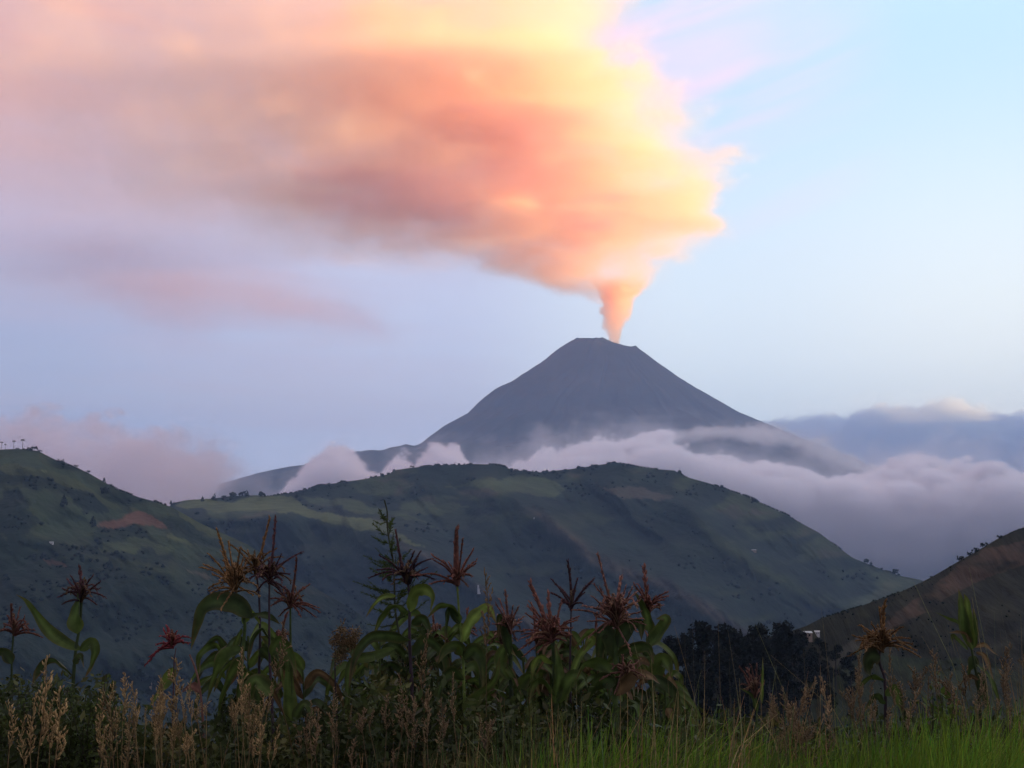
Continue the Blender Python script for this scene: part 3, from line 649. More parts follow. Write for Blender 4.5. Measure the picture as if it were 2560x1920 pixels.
corn('maize plant with a dense brick red drooping tassel and a thick leaning spike',1383,5.7,
  [(1382,1600),(1386,1680),(1392,1780),(1396,1860)],15,GREEN*.7,
  [((1380,1596),[(1326,1459,5),(1371,1487,4),(1402,1507)],[(1320,1514),(1325,1505),(1316,1535),(1312,1574),(1303,1596),(1299,1624),(1306,1585),(1444,1542),(1440,1550),(1420,1590),(1330,1520),(1335,1540),(1330,1560),(1318,1600),(1310,1640),(1345,1630),(1410,1600),(1430,1570)],RED*1.05,14,66,.4)],
  [([(1388,1760),(1396,1700),(1394,1650),(1388,1608)],34,.1,GREEN*1.1),([(1384,1660),(1352,1640),(1336,1660),(1330,1700)],26,.2,LGREEN*.9),([(1388,1740),(1360,1700),(1335,1710),(1322,1760)],34,.4,GREEN*.8),([(1392,1760),(1425,1700),(1455,1690),(1470,1720)],40,.3,GREEN)])
corn('maize plant with a thin dark open tassel beside the dense brick red one',1427,6.1,
  [(1428,1505),(1427,1580),(1425,1680),(1428,1800)],6,DARK,
  [((1428,1520),[(1420,1403)],[(1381,1451),(1444,1446),(1483,1448),(1377,1482),(1459,1483),(1402,1509),(1455,1507),(1390,1462),(1440,1460),(1475,1458)],MAROON*1.2,0)],
  [([(1428,1700),(1450,1640),(1480,1605),(1470,1600),(1455,1640)],26,.3,LGREEN*.8)])
corn('largest maize plant with a wide pink tan tassel and two long spikes',1542,5.6,
  [(1543,1560),(1540,1640),(1538,1740),(1540,1850)],17,GREEN*1.0,
  [((1542,1560),[(1495,1387),(1552,1446,3.6)],[(1485,1461),(1483,1492),(1500,1470),(1479,1518),(1435,1524),(1474,1553),(1472,1592),(1500,1580),(1565,1464),(1590,1480),(1607,1546),(1600,1530),(1600,1500),(1515,1490),(1510,1505),(1580,1470),(1610,1560),(1490,1540),(1460,1515)],PINK,22,80,.5),
   ((1560,1690),[(1556,1640)],[(1500,1660),(1600,1650),(1610,1690),(1500,1700),(1520,1720),(1600,1720)],PINK*.8,8,50,.3)],
  [([(1540,1650),(1512,1580),(1500,1620),(1492,1710)],44,.3,DGREEN),([(1544,1620),(1570,1570),(1600,1560),(1604,1600)],40,.4,DGREEN),([(1540,1690),(1500,1660),(1460,1660),(1440,1700)],36,.2,GREEN*.9),([(1540,1740),(1580,1690),(1620,1690),(1650,1710)],40,.3,STRAW*.5),
   ([(1540,1710),(1500,1700),(1470,1740),(1450,1800)],50,.4,DGREEN*1.2),([(1538,1780),(1580,1760),(1600,1800),(1602,1850)],40,.4,GREEN*.7),([(1545,1640),(1580,1620),(1620,1620),(1634,1660)],38,.3,DGREEN),([(1562,1575),(1562,1600),(1560,1650)],26,.2,STRAW*.7)])
corn('maize plant with a small red one-sided tassel and rounded spoon-like leaf beside the eucalyptus grove',1624,5.9,
  [(1626,1515),(1622,1580),(1626,1640),(1630,1700),(1634,1850)],7,GREEN,
  [((1622,1520),[(1611,1417,3)],[(1665,1481),(1661,1500),(1656,1513),(1640,1490),(1590,1470),(1585,1460),(1596,1462),(1600,1490),(1668,1490)],RED*.95,4,45,.4)],
  [([(1624,1580),(1618,1540),(1604,1505),(1585,1478)],34,.2,GREEN*.9),([(1620,1618),(1640,1590),(1660,1560),(1662,1545),(1640,1548)],44,.1,GREEN*.9),([(1626,1640),(1600,1610),(1570,1620),(1550,1660)],38,.3,DGREEN),([(1630,1700),(1650,1650),(1670,1665),(1676,1700)],50,.3,GREEN*.8),([(1672,1690),(1684,1710),(1700,1746)],16,.2,STRAW*.8),([(1630,1720),(1640,1700),(1690,1740),(1700,1830)],34,.4,DGREEN),([(1666,1770),(1680,1800),(1688,1860)],22,.3,STRAW*.7)])
corn('maize plant with a shaggy brown tassel and dark hanging husk before the right hill',2206,5.8,
  [(2206,1600),(2198,1650),(2212,1700),(2214,1780),(2216,1880)],10,DARK,
  [((2206,1620),[(2211,1508,3.5),(2199,1522)],[(2135,1590),(2255,1567),(2273,1596),(2299,1642),(2151,1564),(2122,1640),(2160,1575),(2240,1580),(2280,1610),(2180,1560),(2290,1625),(2145,1600)],ORANGE*.8,16,66,.3)],
  [([(2200,1640),(2176,1645),(2168,1670),(2180,1700)],46,.2,DGREEN*.7),([(2212,1700),(2180,1690),(2155,1710),(2138,1735)],22,.3,GREEN*.8),([(2214,1740),(2235,1720),(2250,1760),(2262,1800)],30,.3,GREEN*1.2),([(2214,1760),(2190,1740),(2160,1780)],26,.3,DGREEN)])
corn('maize plant topped by tall upright green leaves with drooping dry leaves, nearest the right edge',2430,5.9,
  [(2424,1600),(2436,1660),(2446,1720),(2456,1860)],9,DGREEN,[],
  [([(2430,1625),(2412,1560),(2402,1510),(2396,1472)],32,.1,GREEN),([(2432,1625),(2424,1560),(2418,1510),(2410,1484)],30,.2,LGREEN*.8),([(2428,1600),(2400,1560),(2370,1545),(2338,1530)],12,.2,GREEN),([(2430,1610),(2415,1585),(2395,1580),(2372,1582)],12,.2,STRAW*.6),([(2420,1625),(2395,1600),(2378,1590),(2390,1640)],14,.3,GREEN*.8),
   ([(2434,1618),(2460,1612),(2482,1630),(2498,1640)],12,.2,STRAW*.7),([(2440,1630),(2462,1640),(2476,1680),(2490,1720)],14,.2,STRAW*.7),([(2440,1660),(2470,1690),(2490,1730),(2500,1760)],18,.3,GREEN*.8),([(2440,1640),(2420,1680),(2424,1730)],30,.3,DGREEN),([(2448,1700),(2420,1690),(2396,1720),(2390,1770)],14,.3,STRAW*.5),([(2446,1680),(2460,1740),(2480,1790)],26,.3,DGREEN),([(2436,1620),(2440,1560),(2432,1520)],20,.3,GREEN*.8)])
corn('low pink tassel and thin leaf in the tall grass right of the eucalyptus grove',1888,5.6,
  [(1890,1730),(1892,1790),(1894,1860)],5,GREEN*.8,
  [((1888,1735),[(1868,1672)],[(1850,1668),(1862,1690),(1878,1664),(1892,1662),(1900,1690),(1856,1710),(1910,1710)],PINK*.7,4,40,.5)],
  [([(1905,1760),(1906,1700),(1907,1640)],10,.1,LGREEN*.8),([(1895,1780),(1880,1740),(1850,1720)],14,.3,GREEN*.8)])
# plainer maize plants tangled in behind the named ones
def filler(x,top,Y,lab,grp,tz):
    o=root('maize_plant',x,Y,lab,'maize plant',grp); dx=rs.uniform(-14,14)
    stalk(o,[(x+dx,top),(x+dx*.5,top+90),(x,1760),(x,1880)],Y,rs.uniform(6,10),GREEN*.8)
    if tz:
        c=RED*.8 if rs.random()<.5 else PINK*.7
        tassel(o,(x+dx,top+4),[(x+dx+rs.uniform(-12,12),top-rs.uniform(45,80))],[],Y-.02,c,rs.randint(4,8),rs.uniform(30,48),.4)
    for i in range(rs.randint(8,10)):
        y=top+15+i*rs.uniform(16,26); sgn=rs.choice((-1,1)); L=rs.uniform(50,105); dr=rs.uniform(.2,1.)
        leaf(o,[(x+dx*.5,y,0),(x+dx*.5+sgn*L*.35,y-L*.45,rs.uniform(-.08,.08)),(x+sgn*L*.8,y-L*.3+L*dr*.4,rs.uniform(-.15,.15)),(x+sgn*L*rs.uniform(.85,1.15),y+L*dr,rs.uniform(-.2,.2))],rs.uniform(18,30),Y,rs.uniform(0,.6),(GREEN,DGREEN,GREEN*1.2,STRAW*.4)[rs.choice((0,0,1,1,2,3))])
for x,t_,tz in ((560,1610,0),(622,1590,0),(700,1600,1),(765,1660,0)): filler(x,t_,rs.uniform(6.4,6.9),'plain maize plant tangled among the golden and dark tasselled ones','plain maize plants of the left group',tz)
for x,t_,tz in ((905,1620,0),(950,1600,0),(1065,1560,0),(1100,1590,1),(1205,1640,0),(1245,1600,1),(1318,1640,0),(1345,1600,1),(1412,1650,0),(1450,1600,0),(1492,1600,1),(1525,1590,0),(1575,1580,1),(1600,1640,0),(1660,1690,0),(1130,1600,0),(1180,1580,1),(1380,1640,0),(1560,1620,0),(1220,1680,0),(1300,1690,0),(1640,1700,0),(1000,1600,0)): filler(x,t_,rs.uniform(6.2,7.0),'plain maize plant tangled between the red and pink tasselled ones of the middle stand','plain maize plants of the middle stand',tz)
# lower dry and red flower stalks
def stalk_plant(name,label,cat,x,Y,st,sw,col,tas,lv,group=None):
    o=root(name,x,Y,label,cat,group); stalk(o,st,Y,sw,col,name='stem')
    for t_ in tas: tassel(o,*t_[:3],Y-.02,*t_[3:])
    for l in lv: leaf(o,l[0],l[1],Y,*l[2:])
    return o
stalk_plant('red_flower_spray','ragged crimson flower spray on a thin stem left of the maize group','flower',425,6.3,[(440,1620),(436,1650),(434,1700),(430,1860)],4,MAROON,
  [((432,1612),[(418,1568)],[(364,1662),(376,1640),(392,1610),(404,1590),(440,1580),(474,1593),(470,1608),(455,1600),(400,1620),(410,1575)],np.array((.26,.04,.045)),6,40,.3)],
  [([(434,1668),(420,1700),(396,1735),(374,1768)],34,.1,LGREEN*.9)])
stalk_plant('dry_stalk','bare dry brown stalk bending over beside the red flower spray','stalk',500,6.0,[(474,1636),(486,1665),(496,1700),(504,1760),(512,1880)],7,PINK*.6,[],[([(502,1730),(480,1715),(455,1730)],22,.2,PINK*.5,.3),([(500,1715),(530,1690),(560,1660)],14,.3,GREEN*.8)])
stalk_plant('dry_stalk','black upright stalk carrying pale beige seed puffs between the two maize groups','stalk',838,6.2,[(838,1626),(838,1700),(842,1780),(846,1880)],5,DARK,
  [],[])
def puff(parent,x,y,rx,ry,Y,col,n=60,name='seed_puff'):
    mb=MB(); k=Y/FPX; c=P(x,y,Y)
    for i in range(n):
        d=unit(nr_.normal(size=3))*nr_.uniform(.2,1)**.6; p=c+d*np.array((rx*k,rx*k,ry*k))
        q=unit(nr_.normal(size=3)); spikelets(mb,np.stack([p,p+q*.012,p+q*.024]),.008,.012,col)
    return mb.build(name,DRYM,parent)
pr=S.objects['dry_stalk.001']
for (x,y,rx,ry) in ((855,1580,10,18),(862,1610,14,10),(878,1606,10,8),(852,1640,16,14),(885,1590,6,14),(840,1600,6,10)): puff(pr,x,y,rx,ry,6.15,STRAW*.85)
# ---- feathery sapling
def sapling():
    Y=6.35; o=root('sapling',985,Y,'tall feathery dark green sapling reaching highest of the foreground plants','sapling')
    st=[(961,1250),(968,1280),(968,1310),(973,1352),(984,1408),(986,1460),(988,1525),(1000,1600),(1012,1700),(1026,1860)]
    stalk(o,st,Y,6,np.array((.035,.04,.02)),name='trunk')
    sp=np.array(st,float)
    def frond(x,y,tx,ty,w=1.):
        mb=MB(); d=rs.uniform(-.15,.15); c=spline([P(x,y,Y),P((x+tx)/2,(y+ty)/2+rs.uniform(2,8),Y+d*.5),P(tx,ty,Y+d)],12)
        tube(mb,c,np.linspace(.0022,.0006,12),np.array((.035,.04,.02)),4)
        T=unit(np.gradient(c,axis=0)); L=np.linalg.norm(c[-1]-c[0])
        for i in range(int(L*700)):
            u=rs.uniform(.12,1)*11; j=min(int(u),10); q=c[j]*(1-(u-j))+c[j+1]*(u-j); r=unit(nr_.normal(size=3)); e=unit(T[j]*.9+r*.8); s=rs.uniform(.012,.026)*w*(1.2-.6*u/11)
            a=unit(np.cross(e,r)); V=[q,q+e*s*.5+a*s*.1,q+e*s,q+e*s*.5-a*s*.1]; mb.add(V,np.array([(0,1,2,3)]),GREEN*rs.uniform(.45,1.2))
        mb.build('frond',LEAFM,o)
    for a in ((966,1300,948,1275),(966,1305,936,1302),(967,1318,984,1295),(971,1340,981,1300),(970,1340,934,1310),(975,1360,932,1341),(975,1370,985,1325),(978,1378,1002,1345),(982,1400,940,1372),(983,1405,910,1389),(984,1410,1027,1373),(985,1430,930,1405),(986,1445,926,1420),(985,1430,1035,1400),(985,1450,1050,1425),(986,1480,882,1452),(986,1485,920,1465),(987,1480,1060,1450),(987,1500,905,1480),(988,1500,1090,1430),(988,1520,1045,1480),(988,1530,930,1520),(990,1550,1070,1500),(990,1560,920,1560),(995,1600,1080,1560),(995,1610,910,1600),(1000,1640,1100,1600),(1000,1650,900,1650),(1005,1680,1110,1650),(1008,1700,900,1700),(1010,1720,1120,1690),(1010,1740,890,1750),(1015,1760,1130,1740),(1018,1780,900,1790)):
        frond(*a)
        if a[1]>1370: frond(a[0],a[1]+12,(a[0]+a[2])/2+rs.uniform(-20,20),a[3]+rs.uniform(-6,26))
sapling()
# ---- shrubs
def shrub(name,label,x,y0,y1,rx,Y,col,nst=26,nl=2600,ls=.02,cat='shrub'):
    o=root(name,x,Y,label,cat); k=Y/FPX
    base=P(x,y1,Y); base[2]=gz(base[0],base[1])
    mb=MB(); lf=MB()
    for i in range(nst):
        tx=x+rs.gauss(0,.5)*rx; ty=y0+abs(rs.gauss(0,.25))*(y1-y0)+((tx-x)/rx)**2*(y1-y0)*.35
        d=rs.uniform(-.45,.45); tip=P(tx,ty,Y+d); b=base+np.array((rs.uniform(-.1,.1)+(tip[0]-base[0])*.35,rs.uniform(-.1,.1),0)); mid_=(b+tip)/2+nr_.normal(size=3)*.04
        c=spline([b,mid_,tip],14); tube(mb,c,np.linspace(.006,.0012,14),np.array((.035,.03,.018)),4)
        T=unit(np.gradient(c,axis=0))
        for j in range(nl//nst):
            u=rs.uniform(.15,1)**.8*13; q_=min(int(u),12); q=c[q_]*(1-(u-q_))+c[q_+1]*(u-q_)
            r=unit(nr_.normal(size=3)); q=q+r*rs.uniform(0,.05); e=unit(T[q_]*.5+unit(nr_.normal(size=3))); s=ls*rs.uniform(.6,1.3); a=unit(np.cross(e,r)+1e-5)
            lf.add([q,q+e*s*.45+a*s*.28,q+e*s,q+e*s*.45-a*s*.28],np.array([(0,1,2,3)]),col*rs.uniform(.5,1.35))
    mb.build('stems',STEMM,o); lf.build('foliage',LEAFM,o); return o
shrub('shrub','dense dark green shrub filling the lower left corner behind the golden seed heads',110,1700,1880,230,5.6,np.array((.05,.072,.018)),70,14000,.015)
shrub('shrub','yellow green weedy shoots at the right end of the lower left shrub',268,1680,1880,45,5.4,LGREEN*.55,14,1500,.018)
shrub('shrub','dark leafy undergrowth shrub below the feathery sapling',1020,1600,1880,190,6.5,DGREEN,50,8000,.022)
shrub('shrub','dark shrub between the left maize group and the sapling',800,1760,1890,110,6.3,DGREEN*.9,30,4500,.02)
shrub('shrub','dark shrub at the foot of the left maize group',600,1730,1890,120,6.4,DGREEN*.9,30,4500,.024)
shrub('shrub','dark shrub at the foot of the tallest maize plants',1480,1720,1890,190,6.6,DGREEN*.8,40,5000,.024)
shrub('leafy_weed','small light green leafy weed in the grass below the right hill',2360,1700,1850,50,5.2,LGREEN*.6,10,700,.026,'weed')
# ---- grass
def blades(name,n,xr,yr,h,wd,col,lean,seed,mat,kind='stuff',curl=.5):
    r=np.random.RandomState(seed); x=r.uniform(*xr,n); y=r.uniform(*yr,n)
    clump=fbm(x*2.2,y*2.2,0,3,seed+5); keep=r.rand(n)<.55+.6*clump; x,y,clump=x[keep],y[keep],clump[keep]; n=len(x)
    z=gz(x,y)-.02; H=h[0]+(h[1]-h[0])*r.rand(n)**1.2*(1+.35*clump)
    az=r.uniform(0,2*math.pi,n); ln=lean[0]+r.normal(size=n)*lean[1]; D=np.stack([np.cos(az)*.35+lean[2],np.sin(az)*.35,0*az],1)
    W=wd*r.uniform(.6,1.3,n); fa=r.uniform(0,math.pi,n); side=np.stack([np.cos(fa),np.sin(fa)*.6,0*fa],1)
    V=[];C=[]
    c0=col*(1+.35*clump[:,None])*r.uniform(.6,1.35,(n,1)); c0=c0*(1+np.stack([r.normal(size=n)*.18,r.normal(size=n)*.05,0*x],1))
    B=np.stack([x,y,z],1)
    for s in (0,.35,.7,1.):
        c=B+D*(np.abs(ln)*H*s**2)[:,None]+np.array((0,0,1.))*(H*(s-curl*.35*s**3*np.clip(np.abs(ln),0,1)))[:,None]
        w_=W*(1-s**1.6)+.0004
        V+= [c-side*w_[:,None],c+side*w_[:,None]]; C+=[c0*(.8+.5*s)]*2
    V=np.stack(V,1); C=np.stack(C,1)
    f=np.array([(0,1,3,2),(2,3,5,4),(4,5,7,6)]); F=(np.arange(n)[:,None,None]*8+f[None]).reshape(-1,4)
    o=rawmesh(name,V.reshape(-1,3),F,C.reshape(-1,3),mat); tag(o,kind=kind); return o
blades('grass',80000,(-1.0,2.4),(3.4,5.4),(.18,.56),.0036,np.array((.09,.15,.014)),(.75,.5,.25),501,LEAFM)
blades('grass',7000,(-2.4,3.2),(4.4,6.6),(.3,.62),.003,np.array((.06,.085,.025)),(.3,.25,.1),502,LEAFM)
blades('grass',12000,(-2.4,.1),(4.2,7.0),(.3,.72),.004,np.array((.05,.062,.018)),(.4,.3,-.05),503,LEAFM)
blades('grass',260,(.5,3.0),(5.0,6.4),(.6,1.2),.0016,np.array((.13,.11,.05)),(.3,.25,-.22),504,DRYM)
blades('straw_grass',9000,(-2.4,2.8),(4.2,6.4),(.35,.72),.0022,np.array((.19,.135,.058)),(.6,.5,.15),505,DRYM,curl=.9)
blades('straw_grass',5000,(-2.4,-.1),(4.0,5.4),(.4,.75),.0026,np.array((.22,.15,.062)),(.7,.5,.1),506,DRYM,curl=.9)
print('fg',time.time()-T0)
# ---- seed heads
def seed_head_meshes():
    out=[]
    for v in range(6):
        mb=MB(); L=(.10,.13,.09,.15,.11,.08)[v]; ax=spline([(0,0,0),(rs.uniform(-.01,.01),0,L*.5),(rs.uniform(-.03,.03),0,L)],10)
        tube(mb,ax,.001,STRAW*.6,4)
        for i in range(17):
            u=i/17; q=ax[min(int(u*9),8)]; a=rs.uniform(0,6.28); l=(.019*(1-u)**.7+.005)*(1.5 if v%2 else 1.); e=np.array((math.cos(a)*.5,math.sin(a)*.5,1.)); e=e/np.linalg.norm(e)
            spikelets(mb,np.stack([q,q+e*l*.5,q+e*l]),.004,.0085,STRAW)
        quad2tri(mb); out.append((np.concatenate(mb.V),np.concatenate(mb.F),np.concatenate(mb.C)))
    return out
SH=seed_head_meshes(); hm={}
def seed_stalk(px,py,Y,v,lean,tone,label,group,sc=1.,name='grass_seed_stalk'):
    tip=P(px,py,Y); x0=tip[0]-lean*.5; g=np.array((x0,Y,float(gz(x0,Y))-.02))
    o=link(bpy.data.objects.new(name,None)); tag(o,label,'seed stalk',group)
    mb=MB(); c=spline([g,(g+tip)/2+np.array((-lean*.12,0,.05)),tip],10); tube(mb,c,np.linspace(.0022,.001,10),tone*.7,4); mb.build('stem',DRYM,o)
    V,F,C=SH[v]; key=(v,tuple(np.round(tone,3)))
    if key not in hm:
        h=rawmesh('seed_head',V,F,C/STRAW*tone,DRYM); hm[key]=h.data
    else:
        h=link(bpy.data.objects.new('seed_head',hm[key]))
    h.parent=o; d=unit(c[-1]-c[-2]); h.location=tip-d*.03; h.rotation_euler=(0,math.atan2(d[0],d[2]),rs.uniform(0,6)); q_=sc*rs.uniform(.75,1.35); h.scale=(q_*rs.uniform(.7,1.3),q_*rs.uniform(.7,1.3),q_*rs.uniform(.8,1.3))
    return o
GOLD=np.array((.33,.22,.095)); TANC=np.array((.25,.165,.085))
for (px,py,v,sc) in ((25,1850,0,1.5),(75,1862,1,1.3),(100,1845,1,1.5),(125,1850,3,1.5),(140,1880,1,1.4),(60,1890,3,1.3)):
    seed_stalk(px,py,4.6,v,rs.uniform(-.08,.08),GOLD*1.15,'thick golden brown seed head standing at the bottom left corner below the shrub','thick seed heads at the bottom left corner',sc)
for i in range(46):
    px=rs.uniform(235,700); py=1765+rs.random()**1.3*140-max(0,(px-450))*.05
    seed_stalk(px,py,rs.uniform(4.5,5.4),rs.randrange(6),rs.uniform(-.22,.22),GOLD*rs.choice((.8,1.15,.6,1.)),'golden brown grass seed head in the thicket below the left maize group','seed heads below the left maize group',rs.uniform(.6,1.35))
for i in range(30):
    px=rs.uniform(700,1240); py=rs.uniform(1780,1910)
    seed_stalk(px,py,rs.uniform(4.6,5.6),rs.randrange(6),rs.uniform(-.2,.2),TANC*rs.choice((.7,.9)),'dull brown grass seed head in the dark weeds below the sapling','seed heads below the sapling',.9)
for i in range(62):
    px=rs.uniform(1900,2600); py=1700+rs.random()*130-(px-2200)*.05+(60 if px<2100 else 0)
    seed_stalk(px,py,rs.uniform(4.7,5.8),rs.randrange(6),rs.uniform(-.3,.05),TANC*rs.choice((.7,1.,.85)),'reddish brown grass seed head leaning left in the meadow below the right hill','seed heads below the right hill',1.)
for (px,py,ln,lab) in ((1216,1578,0,'tall narrow straw coloured seed plume standing before the folded bright maize leaf'),(683,1655,-.3,'long bent golden seed plume leaning across the left maize group'),(1060,1745,0,'short pale seed plume in front of the dark weeds right of the sapling')):
    o=seed_stalk(px,py+20,5.3,3,ln,STRAW*.8,lab,None,1.6)
print('seed',time.time()-T0)
# ================================================================ trees, scrub and houses on the hills
ICO=[]
g_=(1+5**.5)/2
for a in (-1,1):
    for b in (-g_,g_): ICO+= [(a,b,0),(0,a,b),(b,0,a)]
ICO=np.array(ICO)/math.hypot(1,g_)
from mathutils import Vector as _V
import bmesh
_b=bmesh.new(); [_b.verts.new(v) for v in ICO]; bmesh.ops.convex_hull(_b,input=_b.verts); _b.verts.ensure_lookup_table()
ICOF=np.array([[v.index for v in f.verts] for f in _b.faces]); ICO=np.array([v.co[:] for v in _b.verts]); _b.free()
treemat=cover_material('tree_foliage',.35,.6,.5); barkmat=plant_material('bark',0,.9,.3,4.)
def blobs(name,pos,size,col,mat,squash=1.1,seed=1,parent=None):
    r=np.random.RandomState(seed); n=len(pos); m=len(ICO)
    S_=size[:,None,None]*(1+.28*r.normal(size=(n,m,1)))*ICO[None]*np.array((1,1,squash))
    V=pos[:,None]+S_; F=(np.arange(n)[:,None,None]*m+ICOF[None]).reshape(-1,3)
    C=np.repeat((col*r.uniform(.6,1.4,(n,1)))[:,None],m,1)
    return rawmesh(name,V.reshape(-1,3),F,C.reshape(-1,3),mat,parent,True)
def woods(D,n,size,lum,seed,lo=None,crest_n=0,crest_rng=None,crest=None,name='woodland'):
    PX,PY,V,C=D; r=np.random.RandomState(seed)
    dark=(C.sum(-1)<lum)&(fbm(PX/110,PY/45,0,4,seed+40)>.12)
    vis=(PX>-60)&(PX<2620)&(PY<1960)
    ii,jj=np.nonzero(dark&vis); k=r.choice(len(ii),n); i,j=ii[k],jj[k]
    p=V[i,j]+0; p[:,0]+=r.normal(size=n)*size*1.2; 
    s=size*r.uniform(.5,1.1,n); 
    if crest_n:
        a=r.uniform(crest_rng[0],crest_rng[1],crest_n); ic=np.clip(np.searchsorted(PX[:,0],a),1,len(PX)-1); f=((a-PX[ic-1,0])/(PX[ic,0]-PX[ic-1,0]))[:,None]
        q=V[ic-1,0]*(1-f)+V[ic,0]*f; keep=fbm(a/60,0,0,3,seed)>-.1; q=q[keep]; p=np.concatenate([p,q]); s=np.concatenate([s,size*r.uniform(.3,.75,len(q))])
    p[:,2]+=s*.3
    o=blobs(name,p,s,np.array((.011,.018,.0135)),treemat,.9,seed); tag(o,kind='stuff'); return o
woods(MD,1700,5.,.062,1,crest_n=420,crest_rng=(660,2320))
woods(LD,2000,3.4,.062,2,crest_n=160,crest_rng=(0,420))
woods(RD,900,.6,.06,3,crest_n=260,crest_rng=(2050,2600),name='scrub')
def surf(D,crest,Yc,m,px,py):
    PX,PY,V,C=D; i=int(round((px-PX[0,0])/(PX[1,0]-PX[0,0]))); j=int(np.argmin(np.abs(PY[i]-py))); return V[i,j].copy()
TG='single trees on the hill skylines'
def far_tree(kind,label,px,base,top,D,crest,Yc,m,w=.5,col=(.014,.022,.017),group=TG):
    p=surf(D,crest,Yc,m,px,base); Y=p[1]; k=Y/FPX; H=(base-top)*k; p=P(px,base,Y); o=bpy.data.objects.new(kind,None); link(o); tag(o,label,kind.replace('_',' '),group)
    mb=MB(); tube(mb,np.stack([p-UP*H*.15,p+UP*H*.5,p+UP*H*.97]),np.array((.03,.022,.012))*H,np.array((.03,.025,.02)),6); mb.build('trunk',barkmat,o)
    r=np.random.RandomState(int(px)+7)
    if kind=='palm_tree':
        mb=MB()
        for i in range(14):
            a=r.uniform(0,6.28); d=np.array((math.cos(a),math.sin(a),0)); c=spline([p+UP*H*.95,p+UP*H*1.0+d*H*.11,p+UP*H*.86+d*H*.21],7)
            T=unit(np.gradient(c,axis=0)); sd_=unit(np.cross(T,UP)); wd=H*.05*np.sin(np.linspace(.3,3,7))
            V=np.stack([c-sd_*wd[:,None]-UP*H*.02,c,c+sd_*wd[:,None]-UP*H*.02],1); idx=np.arange(21).reshape(7,3)
            mb.add(V.reshape(-1,3),np.stack([idx[:-1,:-1],idx[:-1,1:],idx[1:,1:],idx[1:,:-1]],-1).reshape(-1,4),np.array(col))
        mb.build('crown',treemat,o)
    else:
        n=26; t_=r.rand(n)
        if kind=='conifer': rad=(1-t_)*w*.55*H; z=.12+.88*t_; s=H*(.05+.10*(1-t_))
        else: rad=w*H*.5*np.sqrt(r.rand(n)); z=.35+.6*t_; s=H*r.uniform(.09,.17,n)
        a=r.uniform(0,6.28,n); pos=p+np.stack([np.cos(a)*rad,np.sin(a)*rad,z*H],1)
        blobs('crown',pos,s,np.array(col),treemat,1.1,int(px),o)
    return o
LA=(LD,LEFT,YL,.55); MA=(MD,MID,YM,.55); RA=(RD,RIGHT,YR,.5)
for px,b,t_,l in ((3,1126,1104,'thin palm tree cut by the left edge on the left hilltop'),(13,1126,1110,'shortest thin palm tree on the left hilltop'),(34,1125,1101,'thin palm tree standing between two others on the left hilltop'),(56,1125,1098,'tallest thin palm tree on the left hilltop, nearest the bushes')):
    far_tree('palm_tree',l,px,b,t_,*LA,group='thin palms on the left hilltop')
for px,b,t_,k,w,A,l in (
  (44,1124,1119,'tree',2.,LA,'low round tree between the two tallest palms on the left hilltop'),
  (74,1126,1118,'tree',1.4,LA,'low dark tree right beside the tallest hilltop palm'),
  (86,1128,1116,'tree',1.2,LA,'rounded tree at the right end of the left hilltop'),
  (100,1131,1124,'tree',1.6,LA,'small tree where the left hilltop starts to fall'),
  (146,1155,1146,'conifer',.6,LA,'first small conifer on the left hill skyline below its top'),
  (158,1158,1147,'conifer',.6,LA,'second small conifer close to the first on the left skyline'),
  (190,1170,1162,'tree',1.5,LA,'low spreading tree on the upper left hill skyline'),
  (222,1184,1176,'tree',1.3,LA,'dark tree halfway down the left hill skyline'),
  (260,1207,1194,'conifer',.7,LA,'pointed conifer standing alone on the left hill skyline'),
  (291,1225,1216,'conifer',.8,LA,'small conifer below the lone pointed one on the left skyline'),
  (262,1242,1218,'tree',.8,LA,'dark tree on the slope just below the lone skyline conifer'),
  (160,1268,1236,'conifer',.5,LA,'tall dark conifer in the middle of the left hill pasture'),
  (232,1318,1290,'conifer',.5,LA,'dark conifer at the left end of the brown field'),
  (274,1420,1396,'conifer',.5,LA,'dark tree on the lower left hill above the maroon tassel'),
  (427,1262,1250,'conifer',.4,MA,'slim conifer in the saddle between left and middle hills'),
  (434,1263,1254,'conifer',.6,MA,'short conifer beside the slim one in the saddle'),
  (506,1254,1240,'conifer',.5,MA,'pointed conifer on the low left part of the middle ridge'),
  (536,1250,1234,'conifer',.9,MA,'broad conifer at the left end of the middle ridge tree row'),
  (560,1248,1239,'tree',1.3,MA,'low round tree in the middle ridge tree row'),
  (582,1246,1230,'tree',1.1,MA,'large round tree in the middle ridge tree row'),
  (604,1243,1228,'tree',1.2,MA,'round crowned tree right of the largest in the ridge row'),
  (617,1242,1224,'conifer',.5,MA,'tallest conifer of the middle ridge tree row'),
  (656,1246,1229,'tree',.9,MA,'tree standing apart at the right end of the ridge row'),
  (762,1230,1220,'tree',.9,MA,'small tree where the middle ridge begins to climb'),
  (955,1194,1184,'tree',1.,MA,'round tree on the climbing part of the middle ridge'),
  (1030,1172,1164,'tree',1.5,MA,'dark tree on the wooded knoll of the middle ridge'),
  (2166,1410,1398,'tree',1.,MA,'dark round tree low on the right end of the middle ridge'),
  (2178,1418,1404,'conifer',.6,MA,'conifer at the low right end of the middle ridge'),
  (2240,1440,1424,'tree',.9,MA,'tree above the valley at the right foot of the middle ridge'),
  (1885,1262,1243,'tree',.8,MA,'crooked tree on the falling right side of the middle ridge')):
    far_tree(k,l,px,b,t_,*A,w)
